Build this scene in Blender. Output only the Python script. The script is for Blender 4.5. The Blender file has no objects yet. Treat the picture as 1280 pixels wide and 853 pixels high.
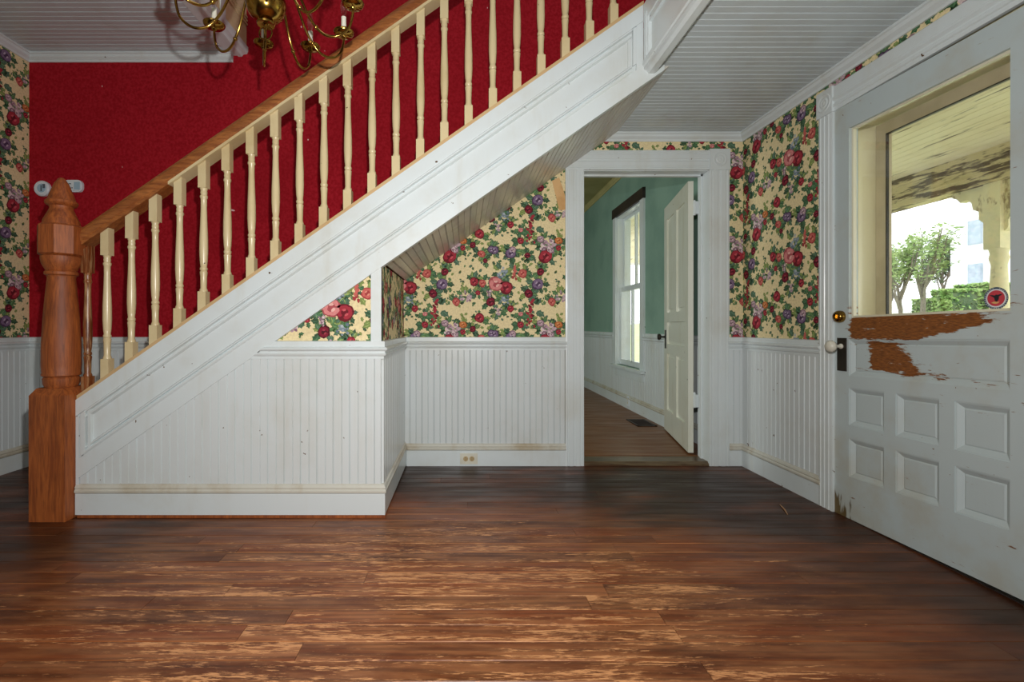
import bpy, bmesh, math, random
from mathutils import Vector, Matrix
R = random.Random(7)
S = bpy.context.scene
COL = S.collection

# ------------------------------------------------------------------ camera, world, lights, exposure
F, CX, CY, H = 600.0, 580.0, 408.0, 0.954        # focal length in pixels, vanishing point, eye height
D, XR, XL, YS = 3.29, 1.913, -2.98, 2.40          # back wall, right wall, left wall, stair face
cam = bpy.data.cameras.new('camera'); camo = bpy.data.objects.new('camera', cam); COL.objects.link(camo)
cam.sensor_width = 36.0; cam.lens = F / 1280 * 36
cam.shift_x = (640 - CX) / 1280; cam.shift_y = -(426.5 - CY) / 1280
cam.clip_start = 0.05; cam.clip_end = 300
camo.location = (0, 0, H); camo.rotation_euler = (math.pi / 2, 0, 0)
S.camera = camo
w = bpy.data.worlds.new('sky'); S.world = w; w.use_nodes = True
w.node_tree.nodes['Background'].inputs[0].default_value = (0.93, 0.97, 1.0, 1)
w.node_tree.nodes['Background'].inputs[1].default_value = 3.4
S.view_settings.view_transform = 'Standard'; S.view_settings.look = 'None'
S.view_settings.exposure = -0.40; S.view_settings.gamma = 1.0; S.view_settings.use_curve_mapping = False
S.cycles.use_denoising = True
S.cycles.max_bounces = 8; S.cycles.diffuse_bounces = 4; S.cycles.sample_clamp_indirect = 6.0

def area(name, loc, target, sx, sy, power, color=(1, 1, 1)):
    l = bpy.data.lights.new(name, 'AREA'); l.shape = 'RECTANGLE'; l.size = sx; l.size_y = sy
    l.energy = power; l.color = color
    o = bpy.data.objects.new(name, l); COL.objects.link(o); o.location = loc
    o.rotation_euler = (Vector(target) - Vector(loc)).to_track_quat('-Z', 'Y').to_euler()
    return o
area('rear_fill_light', (-0.7, -2.3, 1.5), (-0.3, 3, 1.2), 2.2, 1.9, 24, (0.92, 0.97, 1.0))  # added soft fill behind the camera; no window built in the rear wall
area('camera_flash', (0.02, 0.1, 1.27), (-0.35, 3.0, 1.45), 0.035, 0.035, 66, (1.0, 0.985, 0.965))
area('upper_hall_light', (-0.2, 2.0, 5.0), (-0.2, 2.6, 0), 1.0, 1.0, 15, (0.95, 0.98, 1.0))
area('far_room_light', (-2.3, 4.7, 1.6), (2.0, 5.2, 1.2), 1.2, 1.5, 60, (0.95, 1.0, 0.98))

# ------------------------------------------------------------------ helpers
def lin(c): return tuple(((x / 255) / 12.92 if x / 255 <= .04045 else ((x / 255 + .055) / 1.055) ** 2.4) for x in c)
def onb(x, y, Y): return Vector(((x - CX) * Y / F, Y, H + (CY - y) * Y / F))
def onr(x, y, X): Y = X * F / (x - CX); return Vector((X, Y, H + (CY - y) * Y / F))
X_, Y_, Z_ = Vector((1, 0, 0)), Vector((0, 1, 0)), Vector((0, 0, 1))

def mesh_from(bm, name, smooth=None):
    bmesh.ops.recalc_face_normals(bm, faces=bm.faces)
    me = bpy.data.meshes.new(name); bm.to_mesh(me); bm.free()
    if smooth is not None:
        for p in me.polygons: p.use_smooth = True
        me.set_sharp_from_angle(angle=math.radians(smooth))
    return me
def link(name, me, mat=None, parent=None, loc=None):
    o = bpy.data.objects.new(name, me); COL.objects.link(o)
    if mat and me and not me.materials: me.materials.append(mat)
    if loc is not None: o.location = loc
    if parent:
        o.parent = parent
        o.matrix_parent_inverse = Matrix.Translation(-parent.location)   # children are laid out in world coordinates
    return o
def obj(name, bm, mat, parent=None, smooth=None, loc=None):
    return link(name, mesh_from(bm, name, smooth), mat, parent, loc)
def tag(o, label, cat, group=None):
    o['label'] = label; o['category'] = cat
    if group: o['group'] = group
    return o
def thing(name, label, cat, loc, group=None):
    o = bpy.data.objects.new(name, None); COL.objects.link(o); o.location = loc; o.empty_display_size = .05
    return tag(o, label, cat, group)
def struct(o): o['kind'] = 'structure'; return o
def stuff(o): o['kind'] = 'stuff'; return o
def B(): return bmesh.new()
def box(bm, a, b):
    a, b = Vector(a), Vector(b)
    v = [bm.verts.new((x, y, z)) for x in (a.x, b.x) for y in (a.y, b.y) for z in (a.z, b.z)]
    for f in ((0, 1, 3, 2), (4, 6, 7, 5), (0, 4, 5, 1), (2, 3, 7, 6), (0, 2, 6, 4), (1, 5, 7, 3)):
        bm.faces.new([v[i] for i in f])
def prism(bm, prof, A, Bp, U, V, fa=None, fb=None):
    """profile (u,v) swept from A to Bp; fa/fb push the end points along the sweep (mitres)"""
    A, Bp = Vector(A), Vector(Bp); d = (Bp - A).normalized(); n = len(prof)
    ra = [bm.verts.new(A + U * u + V * v + d * (fa(u, v) if fa else 0)) for u, v in prof]
    rb = [bm.verts.new(Bp + U * u + V * v + d * (fb(u, v) if fb else 0)) for u, v in prof]
    for i in range(n):
        j = (i + 1) % n; bm.faces.new((ra[i], ra[j], rb[j], rb[i]))
    bm.faces.new(ra[::-1]); bm.faces.new(rb)
def quadprism(bm, pts, off):
    off = Vector(off); a = [bm.verts.new(Vector(p)) for p in pts]; b = [bm.verts.new(Vector(p) + off) for p in pts]; n = len(pts)
    for i in range(n):
        j = (i + 1) % n; bm.faces.new((a[i], a[j], b[j], b[i]))
    bm.faces.new(a[::-1]); bm.faces.new(b)
def lathe(bm, prof, c, n=24, axis=None, ph=0.0):
    c = Vector(c); axis = Vector(axis or (0, 0, 1)).normalized()
    u = axis.orthogonal().normalized(); v = axis.cross(u)
    if axis == Vector((0, 0, 1)): u, v = X_, Y_
    rings = []
    for r, z in prof:
        if r < 1e-6: rings.append([bm.verts.new(c + axis * z)])
        else: rings.append([bm.verts.new(c + axis * z + (u * math.cos(ph + 2 * math.pi * k / n) + v * math.sin(ph + 2 * math.pi * k / n)) * r) for k in range(n)])
    for a, b in zip(rings, rings[1:]):
        for k in range(n):
            j = (k + 1) % n
            if len(a) == 1 and len(b) == 1: continue
            if len(a) == 1: bm.faces.new((a[0], b[k], b[j]))
            elif len(b) == 1: bm.faces.new((a[k], a[j], b[0]))
            else: bm.faces.new((a[k], a[j], b[j], b[k]))
    for r in (rings[0], rings[-1]):
        if len(r) > 1: bm.faces.new(r)
def tube(bm, pts, rad, n=8):
    pts = [Vector(p) for p in pts]; rings = []
    rad = rad if isinstance(rad, (list, tuple)) else [rad] * len(pts)
    t0 = (pts[1] - pts[0]).normalized(); u = t0.orthogonal().normalized()
    for i, p in enumerate(pts):
        t = (pts[min(i + 1, len(pts) - 1)] - pts[max(i - 1, 0)]).normalized()
        u = (u - t * u.dot(t)).normalized(); v = t.cross(u)
        rings.append([bm.verts.new(p + (u * math.cos(2 * math.pi * k / n) + v * math.sin(2 * math.pi * k / n)) * rad[i]) for k in range(n)])
    for a, b in zip(rings, rings[1:]):
        for k in range(n):
            j = (k + 1) % n; bm.faces.new((a[k], a[j], b[j], b[k]))
    bm.faces.new(rings[0][::-1]); bm.faces.new(rings[-1])
def spline(pts, n=8):
    P = [Vector(p) for p in pts]; P = [P[0] * 2 - P[1]] + P + [P[-1] * 2 - P[-2]]; out = []
    for i in range(1, len(P) - 2):
        for k in range(n):
            t = k / n; a, b, c, d = P[i - 1:i + 3]
            out.append(.5 * ((2 * b) + (c - a) * t + (2 * a - 5 * b + 4 * c - d) * t * t + (3 * b - a - 3 * c + d) * t ** 3))
    return out + [P[-2]]

# ------------------------------------------------------------------ materials
class NT:
    def __init__(s, name):
        s.m = bpy.data.materials.new(name); s.m.use_nodes = True; s.t = s.m.node_tree; s.n = s.t.nodes
        s.b = s.n['Principled BSDF']; s.pos = None
    def add(s, typ, **kw):
        o = s.n.new(typ)
        for k, v in kw.items(): setattr(o, k, v)
        return o
    def put(s, sock, v):
        if hasattr(v, 'is_linked') or hasattr(v, 'links'): s.t.links.new(v, sock)
        else:
            if sock.type == 'RGBA' and len(v) == 3: v = (*v, 1)
            sock.default_value = v
    def P(s):
        if not s.pos: s.pos = s.add('ShaderNodeNewGeometry').outputs['Position']
        return s.pos
    def math(s, op, a, b=0.0, c=0.0, clamp=False):
        o = s.add('ShaderNodeMath', operation=op, use_clamp=clamp)
        s.put(o.inputs[0], a); s.put(o.inputs[1], b); s.put(o.inputs[2], c); return o.outputs[0]
    def scale(s, v, off=(0, 0, 0), vec=None):
        o = s.add('ShaderNodeMapping'); s.put(o.inputs['Vector'], vec or s.P()); o.inputs['Scale'].default_value = v
        if hasattr(off, 'links'): s.put(o.inputs['Location'], off)
        else: o.inputs['Location'].default_value = off
        return o.outputs[0]
    def noise(s, scale=(1, 1, 1), k=1.0, detail=3, rough=.55, off=(0, 0, 0), dist=0):
        o = s.add('ShaderNodeTexNoise'); s.put(o.inputs['Vector'], s.scale(scale, off)); o.inputs['Scale'].default_value = k
        o.inputs['Detail'].default_value = detail; o.inputs['Roughness'].default_value = rough; o.inputs['Distortion'].default_value = dist
        return o.outputs['Fac']
    def ramp(s, v, lo, hi, a=0.0, b=1.0):
        o = s.add('ShaderNodeMapRange', interpolation_type='SMOOTHSTEP'); s.put(o.inputs[0], v)
        for i, x in zip((1, 2, 3, 4), (lo, hi, a, b)): o.inputs[i].default_value = x
        return o.outputs[0]
    def mix(s, f, a, b, blend='MIX'):
        o = s.add('ShaderNodeMix', data_type='RGBA', blend_type=blend); s.put(o.inputs[0], f); s.put(o.inputs[6], a); s.put(o.inputs[7], b)
        return o.outputs[2]
    def xyz(s):
        o = s.add('ShaderNodeSeparateXYZ'); s.put(o.inputs[0], s.P()); return o.outputs
    def rnd(s): return s.add('ShaderNodeObjectInfo').outputs['Random']
    def bump(s, h, strength=.3, dist=.002):
        o = s.add('ShaderNodeBump'); o.inputs['Strength'].default_value = strength; o.inputs['Distance'].default_value = dist
        s.put(o.inputs['Height'], h); s.put(s.b.inputs['Normal'], o.outputs[0])
    def out(s, col, rough=.5, metal=0.0, spec=.5):
        s.put(s.b.inputs['Base Color'], col); s.put(s.b.inputs['Roughness'], rough); s.put(s.b.inputs['Metallic'], metal)
        s.b.inputs['Specular IOR Level'].default_value = spec; return s.m

def mottled(name, c, c2, k=3.0, rough=.5, stretch=(1, 1, 1), lo=.4, hi=.65, metal=0.0, spec=.5):
    t = NT(name); n = t.noise(stretch, k, 5); return t.out(t.mix(t.ramp(n, lo, hi), lin(c), lin(c2)), rough, metal, spec)
def paint(name, c, dirt, amount=.35, chips=False, plank=False):
    t = NT(name); n = t.noise((1, 1, 1), 2.2, 6, .65); n2 = t.noise((6, 6, 1), 1.5, 4)
    base = t.mix(t.math('MULTIPLY', t.ramp(n, .45, .75), amount), lin(c), lin(dirt))
    base = t.mix(t.math('MULTIPLY', t.ramp(n2, .52, .8), amount), base, lin(dirt))
    if chips:
        cn = t.noise((1, 1, 1), 26, 3); base = t.mix(t.ramp(cn, .735, .75), base, lin((92, 66, 40)))
    if plank: base = t.mix(t.math('MULTIPLY', t.rnd(), .10), base, lin(dirt))
    return t.out(base, .27, 0, .5)
WHITE = paint('white_paint', (216, 224, 225), (194, 190, 174), .35, True)
BOARD = paint('white_board_paint', (214, 221, 222), (196, 193, 180), .35, True, True)
GRIMY = paint('grimy_white_paint', (206, 205, 194), (168, 146, 106), .75, True)
CEIL = paint('ceiling_white_paint', (198, 208, 212), (180, 180, 172), .4, False, True)
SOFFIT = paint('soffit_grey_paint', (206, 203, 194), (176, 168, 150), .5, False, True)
CREAM = paint('cream_paint', (226, 208, 166), (186, 158, 104), .5, True)
BALU = paint('baluster_cream_paint', (220, 202, 158), (188, 158, 104), .5, True)
def red_wall():
    t = NT('red_wallcovering'); n = t.noise((1, 1, 1), 60, 2); b = t.noise((1, 1, 1), 1.3, 3)
    c = t.mix(t.ramp(n, .3, .7), lin((152, 15, 28)), lin((174, 28, 42))); c = t.mix(t.math('MULTIPLY', t.ramp(b, .4, .7), .4), c, lin((134, 10, 22)))
    sp = t.noise((1, 1, 1), 22, 0); c = t.mix(t.ramp(sp, .885, .895), c, lin((230, 190, 190)))
    t.bump(n, .3, .001); return t.out(c, .85, 0, .15)
RED = red_wall()
GREEN = mottled('green_wall_paint', (134, 166, 150), (120, 152, 138), 2.0, .7)
FARCEIL = mottled('far_ceiling_paint', (186, 176, 120), (170, 160, 104), 2.0, .7)
PLAIN = mottled('plaster', (205, 200, 188), (190, 184, 170), 2.0, .8)
def wood(name, a, b, c, axis='z', gl=.32, k=1.0):
    t = NT(name); st = {'z': (14, 14, 1.1), 'x': (1.2, 16, 16), 'y': (16, 1.2, 16)}[axis]
    n = t.noise(st, 2.6 * k, 5, .6, dist=1.2); n2 = t.noise(st, 11 * k, 3, .6); n3 = t.noise((1, 1, 1), 2.5, 3)
    col = t.mix(t.ramp(n, .35, .65), lin(a), lin(b)); col = t.mix(t.math('MULTIPLY', t.ramp(n2, .45, .7), .5), col, lin(c))
    col = t.mix(t.math('MULTIPLY', t.ramp(n3, .5, .75), .45), col, lin(c))
    return t.out(col, gl, 0, .5)
PINE = wood('stained_pine', (172, 94, 41), (136, 68, 28), (92, 43, 17), 'z', .55)
RAILW = wood('stained_rail_wood', (174, 108, 54), (140, 78, 36), (92, 48, 22), 'x', .45)
OLDW = wood('worn_dark_wood', (150, 82, 38), (104, 54, 24), (216, 182, 132))
DARKW = mottled('dark_wood_trim', (52, 40, 34), (38, 28, 24), 6, .5)
def floorboards(name, base, warm, worn, wear_amt, seams=False):
    t = NT(name); r = t.rnd(); comb = t.add('ShaderNodeCombineXYZ'); t.put(comb.inputs[0], t.math('MULTIPLY', r, 37.0)); t.put(comb.inputs[2], t.math('MULTIPLY', r, 91.0))
    off = comb.outputs[0]; x, y, z = t.xyz()
    g = t.noise((4.5, 36, 1), 1.5, 6, .68, off, 1.0); fine = t.noise((16, 150, 1), 1.3, 5, .7, off)
    big = t.noise((1.0, 2.2, 1), 1.2, 5, .65)
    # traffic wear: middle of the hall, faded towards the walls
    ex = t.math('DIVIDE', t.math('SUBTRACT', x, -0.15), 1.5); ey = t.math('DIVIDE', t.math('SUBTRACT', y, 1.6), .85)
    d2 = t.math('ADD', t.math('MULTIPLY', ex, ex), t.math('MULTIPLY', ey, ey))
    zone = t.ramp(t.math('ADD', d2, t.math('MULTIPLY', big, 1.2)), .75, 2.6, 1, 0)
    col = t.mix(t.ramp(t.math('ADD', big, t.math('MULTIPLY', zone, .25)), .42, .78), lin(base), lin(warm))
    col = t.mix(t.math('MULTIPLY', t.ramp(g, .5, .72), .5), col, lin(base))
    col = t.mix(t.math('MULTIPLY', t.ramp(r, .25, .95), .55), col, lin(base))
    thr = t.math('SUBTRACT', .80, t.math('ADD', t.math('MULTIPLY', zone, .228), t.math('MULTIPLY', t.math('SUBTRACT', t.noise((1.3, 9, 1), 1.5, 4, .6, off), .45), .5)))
    wave = t.add('ShaderNodeTexWave', wave_type='BANDS', bands_direction='Y'); t.put(wave.inputs['Vector'], t.scale((.55, 11, 1), off)); wave.inputs['Scale'].default_value = 1.0
    wave.inputs['Distortion'].default_value = 9.0; wave.inputs['Detail'].default_value = 3.0; wave.inputs['Detail Scale'].default_value = 1.2
    streak = t.math('ADD', t.math('ADD', t.math('MULTIPLY', g, .36), t.math('MULTIPLY', fine, .60)), t.math('MULTIPLY', wave.outputs['Fac'], .05))
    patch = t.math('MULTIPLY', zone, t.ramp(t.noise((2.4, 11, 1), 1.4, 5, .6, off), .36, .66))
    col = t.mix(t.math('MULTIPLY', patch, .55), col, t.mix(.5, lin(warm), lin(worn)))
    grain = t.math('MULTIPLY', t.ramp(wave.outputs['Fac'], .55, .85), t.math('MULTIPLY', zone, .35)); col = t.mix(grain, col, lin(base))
    m = t.ramp(t.math('SUBTRACT', streak, thr), -.01, .06)
    col = t.mix(t.math('MULTIPLY', m, wear_amt), col, lin(worn))
    if seams:
        wv = t.math('FRACT', t.math('DIVIDE', y, .082)); col = t.mix(t.ramp(wv, .0, .06, .7, 0), col, lin((30, 16, 9)))
    t.bump(t.math('ADD', g, fine), .25, .001)
    return t.out(col, t.ramp(t.noise((1, 6, 1), 2.5, 4), .3, .7, .30, .50), 0, .35)
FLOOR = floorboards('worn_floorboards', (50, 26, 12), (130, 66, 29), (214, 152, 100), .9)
FLOORE = floorboards('worn_floorboard_edges', (66, 36, 18), (170, 106, 58), (206, 150, 100), .85)
FLOOR2 = floorboards('far_room_floorboards', (120, 76, 42), (158, 104, 58), (180, 128, 80), .5, True)
SUBFLOOR = mottled('dark_subfloor', (30, 20, 13), (20, 13, 8), 5, .7)
def brass(): t = NT('polished_brass'); return t.out(t.mix(t.ramp(t.noise((1, 1, 1), 8, 4), .4, .7), lin((172, 136, 66)), lin((120, 86, 36))), .17, 1.0)
BRASS = brass()
IVORY = mottled('ivory_plastic', (226, 224, 208), (210, 206, 190), 4, .35)
PLASTIC = mottled('white_plastic', (226, 232, 236), (214, 220, 226), 4, .4)
SCREEN = mottled('pale_blue_display', (170, 196, 212), (156, 184, 202), 4, .25)
INK = mottled('grey_print', (90, 100, 110), (80, 90, 100), 4, .6)
BLACK = mottled('black_metal', (40, 32, 24), (26, 20, 15), 9, .4)
SOCKET = mottled('tan_socket', (196, 172, 128), (180, 156, 112), 4, .5)
ALU = mottled('bronze_storm_frame', (206, 192, 160), (188, 174, 142), 4, .45)
def glass(name, tint=(1, 1, 1), fac=.05):
    t = NT(name); tr = t.add('ShaderNodeBsdfTransparent'); gl = t.add('ShaderNodeBsdfGlossy'); mx = t.add('ShaderNodeMixShader')
    tr.inputs[0].default_value = (*tint, 1); gl.inputs['Roughness'].default_value = .02; mx.inputs[0].default_value = fac
    t.t.links.new(tr.outputs[0], mx.inputs[1]); t.t.links.new(gl.outputs[0], mx.inputs[2])
    t.t.links.new(mx.outputs[0], t.n['Material Output'].inputs['Surface']); return t.m
GLASS = glass('window_glass'); BULB = glass('clear_bulb_glass', (.93, .9, .9), .14)
def printed():
    t = NT('floral_wallpaper'); a = t.add('ShaderNodeAttribute', attribute_name='print'); n = t.noise((1, 1, 1), 90, 3)
    c = t.mix(t.ramp(n, .35, .75, 0, .22), a.outputs['Color'], lin((96, 74, 40))); return t.out(c, .75, 0, .2)
PRINT = printed()
def door_paint():
    t = NT('worn_door_paint'); x, y, z = t.xyz()
    n = t.noise((1, 7.0, 44), 1.6, 6, .7); n2 = t.noise((1, 22, 170), 1.6, 3, .6); soft = t.noise((1, 1, 1), 3.0, 5, .6); fine = t.noise((1, 1, 1), 30, 3)
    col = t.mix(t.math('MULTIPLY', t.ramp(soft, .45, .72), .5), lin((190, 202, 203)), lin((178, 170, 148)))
    # bare wood under the lite: bands along the bottom rail and the lock panel
    zt = t.math('SUBTRACT', z, t.math('MULTIPLY', t.math('MAXIMUM', t.math('SUBTRACT', 2.02, y), 0.0), .26)); low = t.noise((1, 5, 11), 1.5, 3)
    def band(z0, z1, y0, y1, sz, sy, z=z):
        a = t.math('MULTIPLY', t.ramp(z, z0 - sz, z0 + sz), t.ramp(z, z1 - sz, z1 + sz, 1, 0))
        b = t.math('MULTIPLY', t.ramp(y, y0 - sy, y0 + sy), t.ramp(y, y1 - .03, y1 + .03, 1, 0)); return t.math('MULTIPLY', a, b)
    a = t.math('MAXIMUM', band(.893, 1.06, 1.72, 2.37, .014, .13, zt), band(.748, .885, 2.05, 2.27, .016, .14))
    a = t.math('MAXIMUM', a, t.math('MULTIPLY', band(.735, .765, 1.62, 2.36, .012, .15), .42))
    v = t.math('ADD', a, t.math('MULTIPLY', t.math('SUBTRACT', t.math('ADD', t.math('MULTIPLY', n, .7), t.math('MULTIPLY', n2, .3)), .5), 3.0)); v = t.math('ADD', v, t.math('MULTIPLY', t.math('SUBTRACT', low, .5), 1.6))
    bare = t.ramp(v, .56, .62)
    wd = t.mix(t.ramp(n2, .35, .65), lin((152, 92, 40)), lin((106, 60, 25)))
    edge = t.math('MULTIPLY', t.ramp(v, .48, .55), t.ramp(v, .55, .62, 1, 0))
    col = t.mix(t.math('MULTIPLY', edge, .5), col, lin((150, 112, 62))); col = t.mix(bare, col, wd)
    # kicked corner
    k = t.math('MULTIPLY', t.ramp(z, .02, .20, 1, 0), t.ramp(y, 2.25, 2.5)); kn = t.noise((1, 30, 6), 1.6, 4)
    col = t.mix(t.ramp(t.math('ADD', t.math('MULTIPLY', k, .62), kn), .76, .92), col, lin((78, 62, 36)))
    col = t.mix(t.math('MULTIPLY', k, .35), col, lin((150, 128, 82)))
    col = t.mix(t.ramp(fine, .73, .76), col, lin((120, 90, 55)))
    t.bump(bare, .4, -.001); return t.out(col, .42, 0, .4)
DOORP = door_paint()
def porch_paint(): 
    t = NT('peeling_porch_paint'); n = t.noise((10, 1.0, 10), 1.6, 6, .7); b = t.noise((1, 1, 1), 1.2, 4)
    c = t.mix(t.ramp(b, .4, .7), lin((236, 224, 188)), lin((216, 200, 158))); c = t.mix(t.ramp(n, .60, .66), c, lin((88, 70, 46))); return t.out(c, .8)
PORCH = porch_paint()
BEAMP = (lambda t: t.out(t.mix(t.ramp(t.noise((4, 1.0, 6), 2.2, 5, .7), .46, .54), lin((214, 198, 152)), lin((96, 78, 54))), .8))(NT('peeling_beam_paint'))
LAWN = mottled('lawn_grass', (170, 182, 128), (188, 194, 146), 2.0, .9)
LEAF = mottled('leaf_green', (120, 150, 80), (160, 180, 110), 3.0, .8)
LEAF2 = mottled('hedge_green', (128, 168, 88), (166, 194, 116), 3.0, .8)
LEAF3 = mottled('dark_evergreen_green', (70, 96, 66), (96, 118, 84), 3.0, .8)
BARK = mottled('grey_bark', (120, 112, 98), (96, 88, 76), 8, .9)
SIDING = mottled('white_siding', (238, 240, 240), (228, 230, 232), 2, .7)
SHUT = mottled('blue_grey_shutter', (170, 184, 196), (150, 166, 180), 3, .6)
ROOF = mottled('grey_roof_shingle', (190, 192, 196), (174, 176, 182), 5, .8)
ROADM = mottled('pale_concrete', (214, 214, 208), (200, 200, 194), 3, .8)

# ------------------------------------------------------------------ floral wallpaper print (flat print on the paper, one mesh per sheet)
def srgb(*c): return (*lin(c), 1.0)
def make_tile():
    rr = random.Random(21); out = []; TW, TH = .6555, .576
    def ell(x, y, a, b, ang, n, col, lay, jit=.0):
        ca, sa = math.cos(ang), math.sin(ang); p = []
        for k in range(n):
            q = 2 * math.pi * k / n; s = 1 + rr.uniform(-jit, jit)
            p.append((x + (a * math.cos(q) * ca - b * math.sin(q) * sa) * s, y + (a * math.cos(q) * sa + b * math.sin(q) * ca) * s))
        out.append((lay, col, p))
    def leaf(x, y, L, ang, col, lay):
        ca, sa = math.cos(ang), math.sin(ang)
        sh = [(0, 0), (.25, .30), (.42, .22), (.60, .36), (.72, .16), (1, 0), (.72, -.16), (.60, -.36), (.42, -.22), (.25, -.30)]
        out.append((lay, col, [(x + L * (u * ca - v * sa), y + L * (u * sa + v * ca)) for u, v in sh]))
        c2 = tuple(min(1, q * 1.7 + .02) for q in col[:3]) + (1,)
        out.append((lay + .4, c2, [(x + L * (u * ca - v * sa), y + L * (u * sa + v * ca)) for u, v in ((.1, 0), (.5, .14), (.85, 0), (.5, .04))]))
    G = [srgb(66, 106, 72), srgb(88, 124, 80), srgb(56, 88, 64), srgb(128, 146, 84), srgb(80, 112, 90)]
    def vine(x0, y0, x1, y1):
        mx, my = (x0 + x1) / 2 + rr.uniform(-.04, .04), (y0 + y1) / 2 + rr.uniform(-.04, .04); pr = None
        for k in range(9):
            t = k / 8; x = (1 - t) ** 2 * x0 + 2 * t * (1 - t) * mx + t * t * x1; y = (1 - t) ** 2 * y0 + 2 * t * (1 - t) * my + t * t * y1
            if pr:
                dx, dy = x - pr[0], y - pr[1]; l = math.hypot(dx, dy) or 1; nx, ny = -dy / l * .0013, dx / l * .0013
                out.append((1, G[2], [(pr[0] + nx, pr[1] + ny), (x + nx, y + ny), (x - nx, y - ny), (pr[0] - nx, pr[1] - ny)]))
                if rr.random() < .8: leaf(x, y, rr.uniform(.016, .034), rr.uniform(0, 6.28), rr.choice(G), 2)
            pr = (x, y)
    KIND = {'red': ((112, 26, 42), (170, 50, 66), (208, 92, 100)), 'pink': ((176, 84, 90), (222, 140, 138), (242, 190, 180)), 'dark': ((76, 14, 34), (128, 30, 52), (170, 64, 80)),
            'purple': ((78, 58, 88), (128, 106, 138), (190, 172, 192)), 'blue': ((108, 124, 140), (140, 156, 168), (182, 192, 196)), 'lav': ((140, 108, 124), (190, 160, 170), (226, 206, 206)),
            'orange': ((168, 84, 46), (210, 130, 76), (236, 176, 120)), 'salmon': ((166, 60, 64), (204, 104, 96), (228, 150, 130))}
    def rose(x, y, r, kind):
        a, b, c = [srgb(*q) for q in KIND[kind]]
        ell(x, y, r, r * .92, rr.uniform(0, 6), 11, a, 4, .12)
        for k in range(6):
            q = k * 1.05 + rr.random(); ell(x + r * .56 * math.cos(q), y + r * .52 * math.sin(q), r * .40, r * .27, q + 1.57, 7, b, 5 + .1 * k, .12)
        for k in range(4):
            q = k * 1.57 + rr.random(); ell(x + r * .28 * math.cos(q), y + r * .28 * math.sin(q), r * .26, r * .14, q + 1.57, 6, c if k % 2 else a, 6 + .1 * k, .1)
        ell(x, y, r * .13, r * .13, 0, 6, a, 7)
    def cluster(x, y, r, kind):
        a, b, c = [srgb(*q) for q in KIND[kind]]
        for k in range(14):
            q, d = rr.uniform(0, 6.28), r * math.sqrt(rr.random()); s = r * rr.uniform(.2, .34)
            ell(x + d * math.cos(q), y + d * math.sin(q), s, s * .85, q, 7, rr.choice((a, b, b, c)), 4 + .1 * k, .15)
            ell(x + d * math.cos(q), y + d * math.sin(q), s * .3, s * .3, q, 5, rr.choice((c, a)), 6 + .01 * k)
    def spike(x, y, r, kind):
        a, b, c = [srgb(*q) for q in KIND[kind]]
        for k in range(9):
            yy = y - r * .9 + 2.0 * r * k / 8; wdt = r * .85 * (1 - k / 9.5)
            ell(x + rr.uniform(-wdt, wdt), yy, r * .30, r * .2, rr.uniform(0, 3), 6, rr.choice((a, b, b)), 4 + .1 * k, .2)
    E = [('rose', 440, 215, 50, 'red'), ('cluster', 470, 150, 46, 'lav'), ('rose', 525, 160, 20, 'red'), ('rose', 590, 700, 22, 'dark'), ('rose', 650, 200, 26, 'salmon'), ('rose', 675, 245, 17, 'dark'),
         ('rose', 715, 170, 26, 'purple'), ('rose', 845, 195, 38, 'purple'), ('rose', 388, 400, 42, 'purple'), ('rose', 405, 320, 27, 'dark'), ('rose', 285, 330, 32, 'salmon'), ('rose', 745, 400, 54, 'pink'),
         ('rose', 812, 425, 46, 'red'), ('rose', 655, 395, 27, 'salmon'), ('rose', 600, 385, 32, 'red'), ('cluster', 785, 325, 36, 'blue'), ('cluster', 805, 500, 34, 'blue'), ('cluster', 705, 465, 26, 'lav'),
         ('rose', 710, 520, 33, 'dark'), ('rose', 625, 460, 18, 'red'), ('rose', 325, 465, 31, 'dark'), ('cluster', 545, 485, 38, 'lav'), ('rose', 480, 520, 28, 'salmon'), ('spike', 350, 565, 50, 'red'),
         ('rose', 842, 565, 25, 'red'), ('rose', 272, 672, 24, 'red'), ('spike', 335, 650, 36, 'red'), ('rose', 405, 660, 25, 'lav'), ('cluster', 450, 715, 50, 'lav'), ('rose', 525, 672, 27, 'orange'),
         ('rose', 635, 627, 35, 'red'), ('rose', 318, 210, 22, 'dark'), ('rose', 273, 600, 17, 'pink'), ('rose', 735, 735, 30, 'purple'), ('rose', 855, 735, 26, 'lav'), ('spike', 870, 330, 40, 'salmon'), ('cluster', 760, 580, 26, 'lav')]
    P = []
    for e in E:
        x, y, r = e[1] * .001029, -e[2] * .001029, e[3] * .001029; P.append((x, y, r))
        globals_ = {'rose': rose, 'cluster': cluster, 'spike': spike}[e[0]](x, y, r, e[4])
        for k in range(rr.randint(7, 11)):
            q = rr.uniform(0, 6.28); leaf(x + r * .7 * math.cos(q), y + r * .7 * math.sin(q), rr.uniform(.030, .056) * (.75 + r * 9), q + rr.uniform(-.4, .4), rr.choice(G), 2 + .05 * k)
    for i in range(0, len(P)):
        j = min((k for k in range(len(P)) if k != i), key=lambda k: math.hypot(P[k][0] - P[i][0], P[k][1] - P[i][1]) + rr.uniform(0, .08)); vine(*P[i][:2], *P[j][:2])
    for k in range(190):
        x, y = rr.uniform(.247, .247 + TW), -rr.uniform(.185, .185 + TH)
        leaf(x, y, rr.uniform(.016, .034), rr.uniform(0, 6.28), rr.choice(G), 2)
    return out, TW, TH
TILE, TW, TH = make_tile()
CREAMP = srgb(238, 220, 172)
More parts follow.
